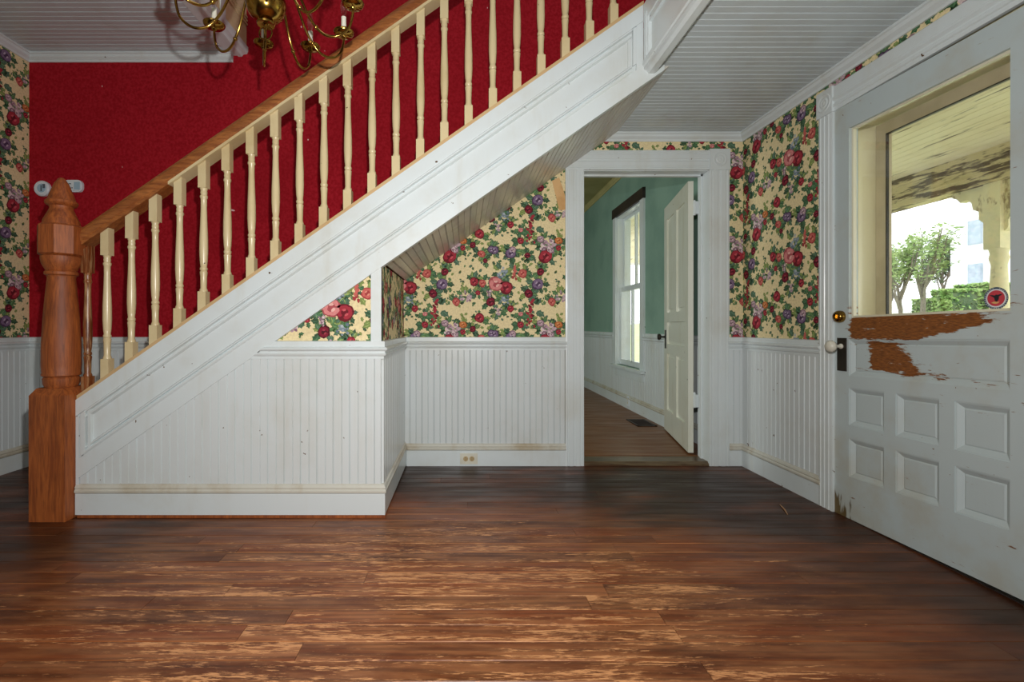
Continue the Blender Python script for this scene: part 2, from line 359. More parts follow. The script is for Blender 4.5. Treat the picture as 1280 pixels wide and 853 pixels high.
def wallpaper(parent, O, U, V, N, u0, u1, v0, v1, pu=-.548, pv=1.6555, name='wallpaper'):
    """sheet of paper with the printed motif; u,v metres along U,V from O; pu,pv: phase of the repeat"""
    verts, faces, cols = [], [], []
    def poly(p, col, lift):
        i = len(verts); verts.extend(O + U * u + V * v + N * lift for u, v in p); faces.append(tuple(range(i, i + len(p)))); cols.append(col)
    poly([(u0, v0), (u1, v0), (u1, v1), (u0, v1)], CREAMP, .0012)
    for iu in range(math.floor((u0 - pu) / TW) - 2, math.ceil((u1 - pu) / TW) + 1):
        for iv in range(math.floor((v0 - pv) / TH) - 1, math.ceil((v1 - pv) / TH) + 3):
            du, dv = pu + iu * TW, pv + iv * TH
            for lay, col, p in TILE:
                q = [(u + du, v + dv) for u, v in p]
                if max(a for a, b in q) <= u0 or min(a for a, b in q) >= u1 or max(b for a, b in q) <= v0 or min(b for a, b in q) >= v1: continue
                q = [(min(max(a, u0), u1), min(max(b, v0), v1)) for a, b in q]
                poly(q, col, .0012 + .0001 * lay)
    me = bpy.data.meshes.new(name); me.from_pydata(verts, [], faces)
    at = me.attributes.new('print', 'FLOAT_COLOR', 'FACE')
    at.data.foreach_set('color', [c for q in cols for c in q]); me.update()
    return link(name, me, PRINT, parent)

# ------------------------------------------------------------------ setting: floor
def plank_prof(w, c=.002, t=.02): return [(0, -t), (0, -c), (c, 0), (w - c, 0), (w, -c), (w, -t)]
bm = B(); box(bm, (XL - .1, -2.6, -.14), (XR + .1, D + .02, -.021)); floor = struct(obj('floor', bm, SUBFLOOR))
PW = .082; y = .55
row = 0
while y < D - .005:
    w_ = min(PW, D - y); x = XL
    while x < XR - .01:
        L = R.uniform(1.1, 2.6) if x > XL else R.uniform(.5, 2.2)
        e = min(x + L, XR)
        if XR - e < .3: e = XR
        bm = B(); g = .0012
        prism(bm, plank_prof(w_ - g), (x + .0008, y, 0), (e - .0008, y, 0), Y_, Z_)
        if R.random() < .45:
            for f in bm.faces:
                f.normal_update()
                if .3 < f.normal.z < .95 or abs(f.normal.z) > .3 and f.calc_area() < (e - x) * .01: f.material_index = 1
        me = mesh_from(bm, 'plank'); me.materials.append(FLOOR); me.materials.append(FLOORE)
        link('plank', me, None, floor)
        x = e
    y += PW; row += 1
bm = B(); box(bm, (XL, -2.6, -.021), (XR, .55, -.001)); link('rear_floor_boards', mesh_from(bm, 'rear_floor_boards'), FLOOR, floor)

# ------------------------------------------------------------------ mouldings and beadboard
BEAD = [(0, 0), (0, .006), (.0035, .011), (.0365, .011), (.0378, .0065), (.041, .0105), (.0442, .0065), (.0455, .011), (.0795, .011), (.082, .006), (.082, 0)]
def bead_run(parent, A, along, N, length, z0, z1, mat=BOARD, ztop=None, name='plank'):
    """vertical beaded boards from A along a wall, facing N; ztop(s) optionally cuts their tops"""
    A, along, N = Vector(A), Vector(along), Vector(N); s = 0.0; cache = None
    while s < length - .004:
        w_ = min(.082, length - s)
        prof = BEAD if w_ > .081 else [(min(u, w_), v) for u, v in BEAD if u <= w_ or v == 0][:len(BEAD)]
        if w_ <= .081: prof = [(0, 0), (0, .005), (.0035, .011), (max(w_ - .0035, .0036), .011), (w_, .005), (w_, 0)]
        base = A + along * s
        if ztop is None and w_ > .081 and cache: link(name, cache, mat, parent, base - A)
        else:
            bm = B(); P0 = Vector((base.x, base.y, z0)); P1 = Vector((base.x, base.y, z1))
            if ztop is None: prism(bm, prof, P0, P1, along, N)
            else:
                zs = [ztop(s + u) for u, v in prof]
                if max(zs) <= z0 + .004: bm.free(); s += .082; continue
                prism(bm, prof, P0, P1, along, N, None, lambda u, v: max(ztop(s + u), z0 + .002) - z1)
            o = obj(name, bm, mat, parent)
            if ztop is None and w_ > .081: cache = o.data
        s += .082
RAILP = [(0, 0), (.014, 0), (.014, .016), (.022, .020), (.026, .030), (.020, .036), (.020, .044), (.030, .050), (.034, .058), (.028, .066), (.018, .070), (.018, .100), (0, .104)]
RAILP = [(u, v * .88) for u, v in RAILP]
BASEP = [(0, 0), (.020, 0), (.020, .105), (.015, .108)]+[(0, .108)]
CAPP = [(0, .108), (.023, .108), (.026, .114), (.026, .122), (.020, .128), (.023, .135), (.018, .146), (.012, .150), (.012, .153), (0, .153)]
CROWN = [(0, 0), (.010, 0), (.014, .012), (.030, .026), (.036, .040), (.044, .044), (.044, .054), (0, .054)]
def mould(name, prof, A, Bp, N, mat, parent=None, m0=0, m1=0, up=Z_):
    bm = B(); prism(bm, prof, A, Bp, Vector(N), up, (lambda u, v: m0 * u), (lambda u, v: -m1 * u)); return obj(name, bm, mat, parent)
RZ0, RZ1 = .790, .882                              # chair rail
def rail(parent, A, Bp, N, m0=0, m1=0): return mould('chair_rail', RAILP, (A[0], A[1], RZ0), (Bp[0], Bp[1], RZ0), N, WHITE, parent, m0, m1)
def base(name, A, Bp, N, m0=0, m1=0, z=0.0):
    o = struct(mould(name, BASEP, (A[0], A[1], z), (Bp[0], Bp[1], z), N, WHITE, None, m0, m1))
    mould('base_cap', CAPP, (A[0], A[1], z), (Bp[0], Bp[1], z), N, GRIMY, o, m0, m1); return o

# ------------------------------------------------------------------ walls
T = .14
DX0, DX1, DZ = .8175, 1.673, 2.018                 # far doorway
SL = .697
def zlow(X): return 2.234 + SL * (X - 1.0)         # underside line of the stair
def ztop(X): return .5756 + SL * (X + 1.956)       # top edge of the stringer
bm = B()
box(bm, (XL - T, D, -.1), (DX0 - .013, D + T, 5.3)); box(bm, (DX1 + .013, D, -.1), (XR + .3, D + T, 5.3)); box(bm, (DX0 - .013, D, DZ + .013), (DX1 + .013, D + T, 5.3))
wb = struct(obj('wall_back', bm, PLAIN))
bm = B(); LO = zlow(-.41) + .2                     # red paper of the stairwell, above the stair
quadprism(bm, [(XL, D - .002, RZ1 - .02), (-.43, D - .002, RZ1 - .02), (-.43, D - .002, zlow(-.43) + .12), (.9, D - .002, zlow(.9) + .12), (2.0, D - .002, 2.5), (2.0, D - .002, 5.3), (XL, D - .002, 5.3)], (0, .002, 0))
obj('red_wallcovering', bm, RED, wb)
NB = Vector((0, -1, 0)); O0 = Vector((0, D, 0))
wallpaper(wb, O0, X_, Z_, NB, -.425, .74, .86, 2.27)
wallpaper(wb, O0, X_, Z_, NB, .74, 1.78, 2.08, 2.27)
wallpaper(wb, O0, X_, Z_, NB, 1.78, XR, .86, 2.27)
t_ = [onb(x, y, D - .0035) for x, y in ((690, 226), (699, 222), (706, 243), (707, 262), (699, 263))]
bm = B(); quadprism(bm, t_, (0, .0008, 0)); obj('bare_paper_patch', bm, mottled('bare_backing_paper', (222, 180, 126), (206, 160, 104), 8, .8), wb)
bead_run(wb, (-.41, D, 0), X_, NB, .69 + .41, .14, .80)
bead_run(wb, (1.80, D, 0), X_, NB, XR - 1.80, .14, .80)
bead_run(wb, (XL, D, 0), X_, NB, 1.5, .14, .80)
rail(wb, (-.41, D), (.70, D), NB, 1, 0); rail(wb, (1.80, D), (XR, D), NB, 0, 1); rail(wb, (XL, D), (-1.2, D), NB, 1, 0)
base('baseboard_back', (-.41, D), (.695, D), NB, 1, 0); base('baseboard_back', (1.81, D), (XR, D), NB, 0, 1); base('baseboard_back', (XL, D), (-1.7, D), NB, 1, 0)
# left wall
bm = B(); box(bm, (XL - T, -2.6, -.1), (XL, D, 5.3)); wl = struct(obj('wall_left', bm, PLAIN))
NLw = Vector((1, 0, 0))
wallpaper(wl, Vector((XL, 0, 0)), Y_, Z_, NLw, 1.2, D, .86, 2.79, .1, 1.4)
bead_run(wl, (XL, D - .82 - .41, 0), Y_, NLw, .82 + .41, .14, .80)
rail(wl, (XL, 1.2), (XL, D), NLw, 0, 1); base('baseboard_left', (XL, 1.2), (XL, D), NLw, 0, 1)
# right wall with the front door opening
DY0, DY1, DH = 1.585, 2.487, 2.075
bm = B(); box(bm, (XR, DY1, -.1), (XR + .22, D, 5.3)); box(bm, (XR, -2.6, -.1), (XR + .22, DY0, 5.3)); box(bm, (XR, DY0, DH), (XR + .22, DY1, 5.3))
wr = struct(obj('wall_right', bm, PLAIN))
NRw = Vector((-1, 0, 0)); OR = Vector((XR, 0, 0))
wallpaper(wr, OR, -Y_, Z_, NRw, -D, -2.50, .86, 2.27, -.31, 1.78)
wallpaper(wr, OR, -Y_, Z_, NRw, -2.50, -.9, 2.10, 2.27, -.31, 1.78)
bead_run(wr, (XR, 2.56, 0), Y_, NRw, D - 2.56, .14, .80)
rail(wr, (XR, 2.55), (XR, D), NRw, 0, 1); base('baseboard_right', (XR, 2.55), (XR, D), NRw, 0, 1)
# rear wall and upper shell
bm = B(); box(bm, (XL - T, -2.74, -.1), (XR + .22, -2.6, 5.3)); struct(obj('wall_rear', bm, PLAIN))

# ------------------------------------------------------------------ ceilings
def ceil_planks(parent, x0, x1, y0, y1, z):
    bm = B(); prism(bm, BEAD, (x0, 0, 0), (x1, 0, 0), Y_, -Z_); me = mesh_from(bm, 'plank'); yy = y1 - .082
    while yy > y0: link('plank', me, CEIL, parent, (0, yy, z + .011)); yy -= .082
CR = 2.272                                         # low ceiling under the landing
bm = B(); box(bm, (.955, -2.6, CR + .011), (XR + .1, D, 2.54)); cr = struct(obj('ceiling_landing', bm, PLAIN)); ceil_planks(cr, .93, XR, 1.3, D, CR)
CLZ = 2.815
bm = B(); box(bm, (XL, -2.6, CLZ + .011), (-1.53, D, 3.1)); cl = struct(obj('ceiling_left', bm, PLAIN)); ceil_planks(cl, XL, -1.54, 1.9, D, CLZ)
bm = B(); box(bm, (-1.53, -2.6, CLZ), (.955, 1.05, 3.1)); struct(obj('ceiling_front', bm, PLAIN))
bm = B(); box(bm, (XL, -2.6, 5.2), (XR + .2, D, 5.35)); struct(obj('ceiling_upper', bm, PLAIN))
struct(mould('trim_1', CROWN, (.60, D, CR - .054), (XR, D, CR - .054), NB, WHITE, None, 0, 1))
struct(mould('trim_2', CROWN, (XR, .5, CR - .054), (XR, D, CR - .054), NRw, WHITE, None, 0, 1))
struct(mould('trim_3', CROWN, (XL, D, CLZ - .054), (-1.58, D, CLZ - .054), NB, WHITE, None, 1, 0))
struct(mould('trim_4', CROWN, (XL, 1.5, CLZ - .054), (XL, D, CLZ - .054), NLw, WHITE, None, 0, 1))
# stairwell edge on the left: cream fascia over a white moulding
FX = -1.49
bm = B(); box(bm, (FX - .04, 1.05, CLZ + .05), (FX, D, 3.35)); fl = struct(obj('trim_5', bm, CREAM))
PF = [(-.12, -.006), (-.06, -.006), (-.055, -.014), (-.03, -.014), (-.02, 0), (.004, .004), (.012, .02), (.012, .05), (.002, .055), (-.04, .055), (-.12, .03)]
bm = B(); prism(bm, PF, (FX, 1.05, CLZ), (FX, D, CLZ), X_, Z_); obj('edge_moulding', bm, WHITE, fl)
for z, h in ((.20, .010), (.225, .012), (.25, .01)):
    bm = B(); box(bm, (FX, 1.05, CLZ + z), (FX + .008, D, CLZ + z + h)); obj('bead_strip', bm, CREAM, fl)
bm = B(); box(bm, (FX, D - .36, CLZ + .055), (FX + .006, D - .30, 3.3)); obj('fascia_joint_strip', bm, WHITE, fl)
# landing edge on the right
LX = .90
bm = B(); box(bm, (LX + .015, .9, 2.26), (LX + .055, YS - .005, 2.56)); fr = struct(obj('trim_6', bm, WHITE))
PR_ = [(.06, 0), (.06, .05), (.015, .075), (.004, .072), (.004, .060), (-.008, .055), (-.008, .03), (-.002, .024), (-.002, .012), (.010, .008), (.020, -.008), (.050, -.008)]
bm = B(); prism(bm, PR_, (LX, .9, 2.222), (LX, YS - .005, 2.222), X_, Z_); obj('edge_moulding', bm, WHITE, fr)
bm = B(); box(bm, (LX - .004, .9, 2.47), (LX + .016, YS - .005, 2.56)); box(bm, (LX + .002, .9, 2.44), (LX + .016, YS - .005, 2.47)); obj('upper_band', bm, WHITE, fr)
bm = B(); box(bm, (LX - .002, YS - .06, 2.26), (LX + .016, YS - .004, 2.5)); box(bm, (LX - .008, YS - .05, 2.28), (LX, YS - .04, 2.5)); box(bm, (LX - .008, YS - .03, 2.27), (LX, YS - .018, 2.5)); obj('end_stile', bm, WHITE, fr)

# ------------------------------------------------------------------ staircase
st = thing('staircase', 'white painted closed-string staircase rising to the right across the red wall', 'staircase', (-1.0, 2.8, 0))
SX0, SX1 = -1.955, .897
def sloped(name, x0, x1, zl, zh, y0, y1, mat, parent, clip=None):
    bm = B(); quadprism(bm, [(x0, y0, zl(x0)), (x1, y0, zl(x1)), (x1, y0, zh(x1)), (x0, y0, zh(x0))], (0, y1 - y0, 0)); return obj(name, bm, mat, parent)
sloped('string_panel', SX0, SX1, lambda x: zlow(x) + .03, lambda x: ztop(x) - .02, YS + .012, YS + .034, WHITE, st)
sloped('top_band', SX0, SX1, lambda x: ztop(x) - .082, ztop, YS, YS + .034, WHITE, st)
bm = B()
def mstrip(bm, x0, x1, zf, prof): prism(bm, prof, (x0, YS + .012, zf(x0)), (x1, YS + .012, zf(x1)), -Y_, Z_)
mstrip(bm, SX0 + .06, SX1 - .06, lambda x: ztop(x) - .082, [(0, 0), (.012, 0), (.022, -.006), (.022, -.014), (.010, -.020), (.006, -.026), (.016, -.030), (.016, -.040), (.003, -.048), (0, -.048)])
obj('upper_moulding', bm, WHITE, st)
bm = B(); mstrip(bm, SX0 + .06, SX1 - .06, lambda x: zlow(x) + .096, [(0, 0), (.020, 0), (.026, .008), (.026, .016), (.010, .020), (.006, .026), (.017, .030), (.015, .038), (.003, .046), (0, .046)]); obj('lower_moulding', bm, WHITE, st)
def zl2(x): return max(zlow(x), .155)
lb = sloped('lower_band', SX0 + .03, 1.0, zlow, lambda x: zlow(x) + .096, YS - .006, YS + .034, WHITE, st)
# upright ends of the framed panel
bm = B(); box(bm, (SX0, YS + .001, .15), (SX0 + .028, YS + .034, ztop(SX0) - .075)); obj('end_stile', bm, WHITE, st)
bm = B()
for a, b_, pr in ((.030, .040, .010), (.048, .068, .026), (.076, .090, .018)):
    xx = SX0 + a; x2 = SX0 + b_
    quadprism(bm, [(xx, YS + .014, zlow(xx) + .10), (x2, YS + .014, zlow(x2) + .10), (x2, YS + .014, ztop(x2) - .09), (xx, YS + .014, ztop(xx) - .09)], (0, -pr, 0))
obj('end_moulding', bm, WHITE, st)
bm = B(); quadprism(bm, [(SX1 - .035, YS, zlow(SX1 - .035) + .05), (SX1, YS, zlow(SX1) + .06), (SX1, YS, ztop(SX1) - .083), (SX1 - .035, YS, ztop(SX1 - .035) - .083)], (0, .03, 0)); obj('end_stile', bm, WHITE, st)
bm = B()
for a, b_, pr in ((.075, .06, .010), (.052, .036, .016)):
    xx = SX1 - a; x2 = SX1 - b_
    quadprism(bm, [(xx, YS + .014, zlow(xx) + .13), (x2, YS + .014, zlow(x2) + .13), (x2, YS + .014, ztop(x2) - .09), (xx, YS + .014, ztop(xx) - .09)], (0, -pr, 0))
obj('end_moulding', bm, WHITE, st)
# treads and risers behind the string
RISE, RUN = .186, .267; n = 0; x = SX0 - .335; z = 0.0
bmt = None
while x < .85 and z + RISE < ztop(x + RUN) - .02:
    z += RISE
    bm = B(); ys_ = 2.516 if x < SX0 else YS + .072; xa = max(x, -2.255); box(bm, (xa - (.02 if x > SX0 else 0), ys_, z - .022), (x + RUN, D - .03, z)); obj('tread', bm, RAILW, st)
    bm = B(); box(bm, (xa, ys_, z - RISE), (xa + .018, D - .03, z - .022)); obj('riser', bm, WHITE, st)
    x += RUN
# sloping soffit of beaded boards running front to back
d_ = Vector((1, 0, SL)).normalized(); nrm = Vector((SL, 0, -1)).normalized()
bm = B(); prism(bm, BEAD, (0, YS + .03, 0), (0, D - .003, 0), d_, nrm); sme = mesh_from(bm, 'soffit_plank')
s = 0.0; A0 = Vector((-.408, 0, zlow(-.408) + .024))
while (A0 + d_ * (s + .082)).z < CR + .08:
    link('soffit_plank', sme, SOFFIT, st, A0 + d_ * s); s += .082
bm = B(); p0, p1 = A0 - nrm * .002, A0 + d_ * s - nrm * .002
quadprism(bm, [(p0.x, YS + .036, p0.z), (p1.x, YS + .036, p1.z), (p1.x, YS + .036, p1.z + .018), (p0.x, YS + .036, p0.z + .018)], (0, D - YS - .04, 0)); obj('carriage', bm, PLAIN, st)

# wall under the stair: beadboard, chair rail, paper triangle
SXC = -.414
bm = B(); quadprism(bm, [(SX0, YS + .018, 0), (SXC, YS + .018, 0), (SXC, YS + .018, zlow(SXC) + .02), (SX0, YS + .018, zlow(SX0) + .02)], (0, .05, 0)); ws = struct(obj('wall_stair', bm, PLAIN))
NS = Vector((0, -1, 0))
bead_run(ws, (SX0 + .03, YS + .014, 0), X_, NS, SXC - SX0 - .03, .14, .80, BOARD, lambda s: min(.80, zlow(SX0 + .03 + s) + .004))
bm = B(); prism(bm, RAILP, (-1.035, YS + .014, RZ0), (SXC, YS + .014, RZ0), NS, Z_, lambda u, v: (v - .03) / SL * .9, lambda u, v: u)
obj('chair_rail', bm, WHITE, ws)
wallpaper(ws, Vector((0, YS + .0178, 0)), X_, Z_, NS, -.99, -.45, .875, 1.25, -.78, 1.46)
bm = B(); quadprism(bm, [(-.466, YS, RZ1 - .004), (SXC, YS, RZ1 - .004), (SXC, YS, zlow(SXC) + .02), (-.466, YS, zlow(-.466) + .02)], (0, .03, 0)); obj('corner_board', bm, WHITE, ws)
base('baseboard_stair', (SX0 + .015, YS + .014), (SXC, YS + .014), NS, 0, -1, .012)
bm = B(); box(bm, (SX0 + .03, YS - .012, 0), (SXC + .022, YS + .03, .0118)); struct(obj('trim_7', bm, PINE))
# return wall, facing right
bm = B(); quadprism(bm, [(SXC - .05, YS + .064, 0), (SXC - .05, D, 0), (SXC - .05, D, zlow(SXC) + .015), (SXC - .05, YS + .064, zlow(SXC) + .015)], (.05, 0, 0)); wt = struct(obj('wall_return', bm, PLAIN))
bm = B(); box(bm, (SXC - .05, YS + .014, 0), (SXC, YS + .064, zlow(SXC) + .03)); obj('corner_stud', bm, WHITE, wt)
NT_ = Vector((1, 0, 0))
bead_run(wt, (SXC, YS + .016, 0), Y_, NT_, D - YS - .016, .14, .80)
wallpaper(wt, Vector((SXC, 0, 0)), Y_, Z_, NT_, YS + .03, D, .86, zlow(SXC) + .02, .3, 1.5)
rail(wt, (SXC, YS + .014), (SXC, D), NT_, -1, 1); base('baseboard_return', (SXC, YS + .014), (SXC, D), NT_, -1, 1, .012)

# ------------------------------------------------------------------ railing
YB = 2.465
def under(X): return 2.7187 + SL * X
def shoe(X): return ztop(X) + .02
rl = thing('stair_railing', 'stair railing of cream turned balusters under a stained wooden handrail', 'railing', (-1.9, YB, .6))
HR = [(-.032, 0), (-.041, .010), (-.043, .030), (-.040, .050), (-.030, .072), (-.014, .084), (.014, .084), (.030, .072), (.040, .050), (.043, .030), (.041, .010), (.032, 0)]
bm = B(); prism(bm, HR, (-1.945, YB, under(-1.945) + .013), (1.05, YB, under(1.05) + .013), Y_, Z_); obj('handrail', bm, RAILW, rl, 40)
sx = -1.50
bm = B(); prism(bm, [(-.034, 0), (.05, 0), (.05, .016), (-.034, .016)], (sx, YB, under(sx)), (1.05, YB, under(1.05)), Y_, Z_); o = obj('sub_rail', bm, BALU, rl); o['label'] = 'cream painted strip along the underside of the handrail'
bm = B(); prism(bm, [(-.034, 0), (.05, 0), (.05, .016), (-.034, .016)], (-1.94, YB, under(-1.94)), (sx, YB, under(sx)), Y_, Z_); o = obj('sub_rail', bm, RAILW, rl); o['label'] = 'bare wooden lower end of the rail underside'
bm = B(); prism(bm, [(-.062, 0), (.05, 0), (.05, .02), (-.062, .02)], (-1.94, YB, ztop(-1.94)), (.9, YB, ztop(.9)), Y_, Z_); obj('shoe_rail', bm, paint('tan_shoe_paint', (206, 174, 128), (178, 142, 94), .5), rl)
def baluster_mesh(hh):
    bm = B(); a = .0205
    def blk(z0, z1, s0, s1):
        vb = [bm.verts.new((x, y, z0 + s0 * x)) for x, y in ((-a, -a), (a, -a), (a, a), (-a, a))]; vt = [bm.verts.new((x, y, z1 + s1 * x)) for x, y in ((-a, -a), (a, -a), (a, a), (-a, a))]
        for k in range(4): bm.faces.new((vb[k], vb[(k + 1) % 4], vt[(k + 1) % 4], vt[k]))
        bm.faces.new(vb[::-1]); bm.faces.new(vt)
    blk(0, .105, SL, 0); blk(hh - .125, hh, 0, SL)
    z0, z1 = .105, hh - .125; L = z1 - z0
    pr = [(.0195, 0), (.0195, .006), (.0150, .018), (.0160, .075), (.0185, .100), (.0150, .106), (.0185, .113), (.0185, .119), (.0150, .126), (.0180, .150), (.0205, .20), (.0200, .27), (.0165, .36), (.0145, .43), (.0150, L - .055), (.0185, L - .048), (.0185, L - .040), (.0150, L - .034), (.0165, L - .022), (.0150, L - .012), (.0195, L)]
    pr = [(r, z0 + z) for r, z in pr if z <= L]
    lathe(bm, pr, (0, 0, 0), 14)
    return mesh_from(bm, 'baluster', 35)
bme = baluster_mesh(under(0) - shoe(0))
for k in range(22):
    X = -1.832 + k * .1237; o = link('baluster', bme, BALU, rl, (X, YB, shoe(X))); o.rotation_euler = (0, R.uniform(-.004, .004), 0)
m2 = bme.copy(); m2.materials.clear(); m2.materials.append(OLDW); X = -1.932; o = link('baluster', m2, OLDW, rl, (X, YB, shoe(X) - .02)); o['label'] = 'dark scraped wooden baluster beside the newel post'

# newel post
NX, NY = -2.030, 2.422
nw = thing('newel_post', 'stained pine newel post with pointed finial at the stair foot', 'newel post', (NX, NY, 0))
bm = B(); a = .0875
box(bm, (NX - a, NY - a, 0), (NX + a, NY + a, .615))
obj('base_block', bm, PINE, nw)
bm = B()
q = [(a, .615), (a - .03, .648), (.062, .652)]
vb = None
for (s0, z0), (s1, z1) in zip([(a, .615), (.068, .648)], [(.068, .648), (.060, .651)]):
    v0 = [bm.verts.new((NX + i * s0, NY + j * s0, z0)) for i, j in ((-1, -1), (1, -1), (1, 1), (-1, 1))]; v1 = [bm.verts.new((NX + i * s1, NY + j * s1, z1)) for i, j in ((-1, -1), (1, -1), (1, 1), (-1, 1))]
    for k in range(4): bm.faces.new((v0[k], v0[(k + 1) % 4], v1[(k + 1) % 4], v1[k]))
lathe(bm, [(.066, .648), (.074, .668), (.076, .692), (.070, .702), (.080, .708), (.081, .716), (.078, .722), (.081, .76), (.080, .86), (.073, 1.0), (.064, 1.12), (.057, 1.195), (.060, 1.206), (.069, 1.212), (.070, 1.224), (.062, 1.232), (.078, 1.262), (.084, 1.288), (.084, 1.302), (.070, 1.312)], (NX, NY, 0), 28)
obj('shaft', bm, PINE, nw, 35)
bm = B(); lathe(bm, [(.085, 1.306), (.099, 1.314), (.099, 1.452), (.085, 1.462)], (NX, NY, 0), 8, ph=math.pi / 8); obj('octagonal_block', bm, PINE, nw)
bm = B(); lathe(bm, [(.078, 1.460), (.074, 1.485), (.056, 1.525), (.048, 1.545), (.050, 1.556), (.062, 1.562), (.068, 1.572), (.066, 1.582), (.058, 1.588), (.052, 1.61), (.030, 1.672), (.014, 1.698), (.006, 1.703), (0, 1.704)], (NX, NY, 0), 28)
obj('finial', bm, PINE, nw, 40)

# ------------------------------------------------------------------ far doorway
def flute(bm, A, Bp, W, N, along):
    """fluted casing board: width W along `along`, sticking out along N"""
    pr = [(0, 0), (0, .020), (.012, .022), (.016, .0185), (.022, .0185), (.026, .022), (W * .42, .022), (W * .45, .0185), (W * .55, .0185), (W * .58, .022), (W - .026, .022), (W - .022, .0185), (W - .016, .0185), (W - .012, .022), (W, .020), (W, 0)]
    prism(bm, pr, A, Bp, along, N)
tb = B(); box(tb, (DX0 - .012, D, 0), (DX0, D + T + .005, DZ)); box(tb, (DX1, D, 0), (DX1 + .012, D + T + .005, DZ)); box(tb, (DX0 - .012, D, DZ), (DX1 + .012, D + T + .005, DZ + .012))
box(tb, (DX1 - .012, D + .075, 0), (DX1, D + .095, DZ)); box(tb, (DX0, D + .075, DZ - .012), (DX1, D + .095, DZ))
td = struct(obj('trim_8', tb, WHITE))
bm = B(); flute(bm, (DX0 - .125, D, 0), (DX0 - .125, D, DZ + .004), .125, NB, X_); obj('casing_board', bm, WHITE, td)
bm = B(); flute(bm, (DX1, D, 0), (DX1, D, DZ + .004), .136, NB, X_); obj('casing_board', bm, WHITE, td)
bm = B(); flute(bm, (DX0 - .125, D, DZ + .004), (DX1 + .002, D, DZ + .004), .132, NB, Z_); obj('head_casing', bm, WHITE, td)
def rosette(c, N, sx, sz, parent, along):
    bm = B(); c = Vector(c); N = Vector(N); along = Vector(along)
    quadprism(bm, [c - along * sx / 2 - Z_ * sz / 2, c + along * sx / 2 - Z_ * sz / 2, c + along * sx / 2 + Z_ * sz / 2, c - along * sx / 2 + Z_ * sz / 2], N * .028)
    lathe(bm, [(.047, .028), (.044, .031), (.038, .031), (.033, .0284), (.028, .0284), (.024, .031), (.018, .0315), (.012, .029), (.006, .031), (0, .0315)], c, 20, N)
    obj('corner_block', bm, WHITE, parent, 30)
rosette((DX1 + .069, D, DZ + .072), NB, .138, .142, td, X_)
bm = B(); prism(bm, [(0, 0), (0, .012), (.02, .026), (.16, .026), (.17, .02), (.17, 0)], (DX0, D - .012, 0), (DX1, D - .012, 0), Y_, Z_); obj('threshold', bm, wood('grey_threshold_wood', (120, 104, 78), (84, 64, 44), (50, 32, 20), 'x'), td)

# far room
FX1, FY1, FZ, FC = 1.85, 8.0, .03, 2.75
bm = B(); box(bm, (-2.4, D + T, -.1), (FX1, FY1, FZ - .0005)); struct(obj('floor_far', bm, FLOOR2))
bm = B(); box(bm, (-2.4, D + T, FC), (FX1 + .2, FY1, FC + .1)); struct(obj('ceiling_far', bm, FARCEIL))
bm = B(); box(bm, (-2.5, FY1, -.1), (FX1 + .2, FY1 + .1, FC)); struct(obj('wall_far', bm, GREEN))
bm = B(); box(bm, (-2.5, D + T, -.1), (-2.4, FY1, FC)); struct(obj('wall_far_left', bm, GREEN))
bm = B(); box(bm, (XL, D + T, -.1), (DX0 - .1, D + T + .01, FC)); box(bm, (DX1 + .06, D + T, -.1), (FX1, D + T + .01, FC)); box(bm, (DX0 - .1, D + T, DZ + .05), (DX1 + .1, D + T + .01, FC)); struct(obj('wall_far_front', bm, GREEN))
WY0, WY1, WZ0, WZ1 = 5.0, 5.80, .50, 2.26
bm = B(); box(bm, (FX1, D + T, -.1), (FX1 + .16, WY0, FC)); box(bm, (FX1, WY1, -.1), (FX1 + .16, FY1, FC)); box(bm, (FX1, WY0, -.1), (FX1 + .16, WY1, WZ0)); box(bm, (FX1, WY0, WZ1), (FX1 + .16, WY1, FC))
wfr = struct(obj('wall_far_right', bm, GREEN))
bead_run(wfr, (FX1, D + T + .15, 0), Y_, NRw, WY0 - .1 - D - T - .15, .16, .80); bead_run(wfr, (FX1, WY1 + .09, 0), Y_, NRw, FY1 - WY1 - .1, .16, .80)
bead_run(wfr, (FX1, WY0 - .1, 0), Y_, NRw, WY1 - WY0 + .19, .16, WZ0 - .07)
rail(wfr, (FX1, D + T + .1), (FX1, WY0 - .09), NRw); rail(wfr, (FX1, WY1 + .09), (FX1, FY1), NRw)
base('baseboard_far', (FX1, D + T + .1), (FX1, FY1), NRw, 0, 0, FZ)
struct(mould('trim_9', CROWN, (FX1, D + T, FC - .054), (FX1, FY1, FC - .054), NRw, FARCEIL))
win = struct(thing('window_1', '', '', (FX1, 5.4, WZ0))); del win['label']; del win['category']
for a, b_ in (((FX1 - .022, WY0 - .10, WZ0 - .02), (FX1, WY0, WZ1 + .05)), ((FX1 - .022, WY1, WZ0 - .02), (FX1, WY1 + .10, WZ1 + .05))):
    bm = B(); box(bm, a, b_); obj('side_casing', bm, WHITE, win)
bm = B(); box(bm, (FX1 - .03, WY0 - .11, WZ1 + .005), (FX1, WY1 + .11, WZ1 + .115)); o = obj('head_casing', bm, DARKW, win); o['label'] = 'dark unpainted head casing'
bm = B(); box(bm, (FX1 - .06, WY0 - .13, WZ0 - .035), (FX1 + .10, WY1 + .13, WZ0 - .005)); obj('sill', bm, WHITE, win)
bm = B(); box(bm, (FX1 - .02, WY0 - .10, WZ0 - .125), (FX1, WY1 + .10, WZ0 - .035)); obj('apron', bm, WHITE, win)
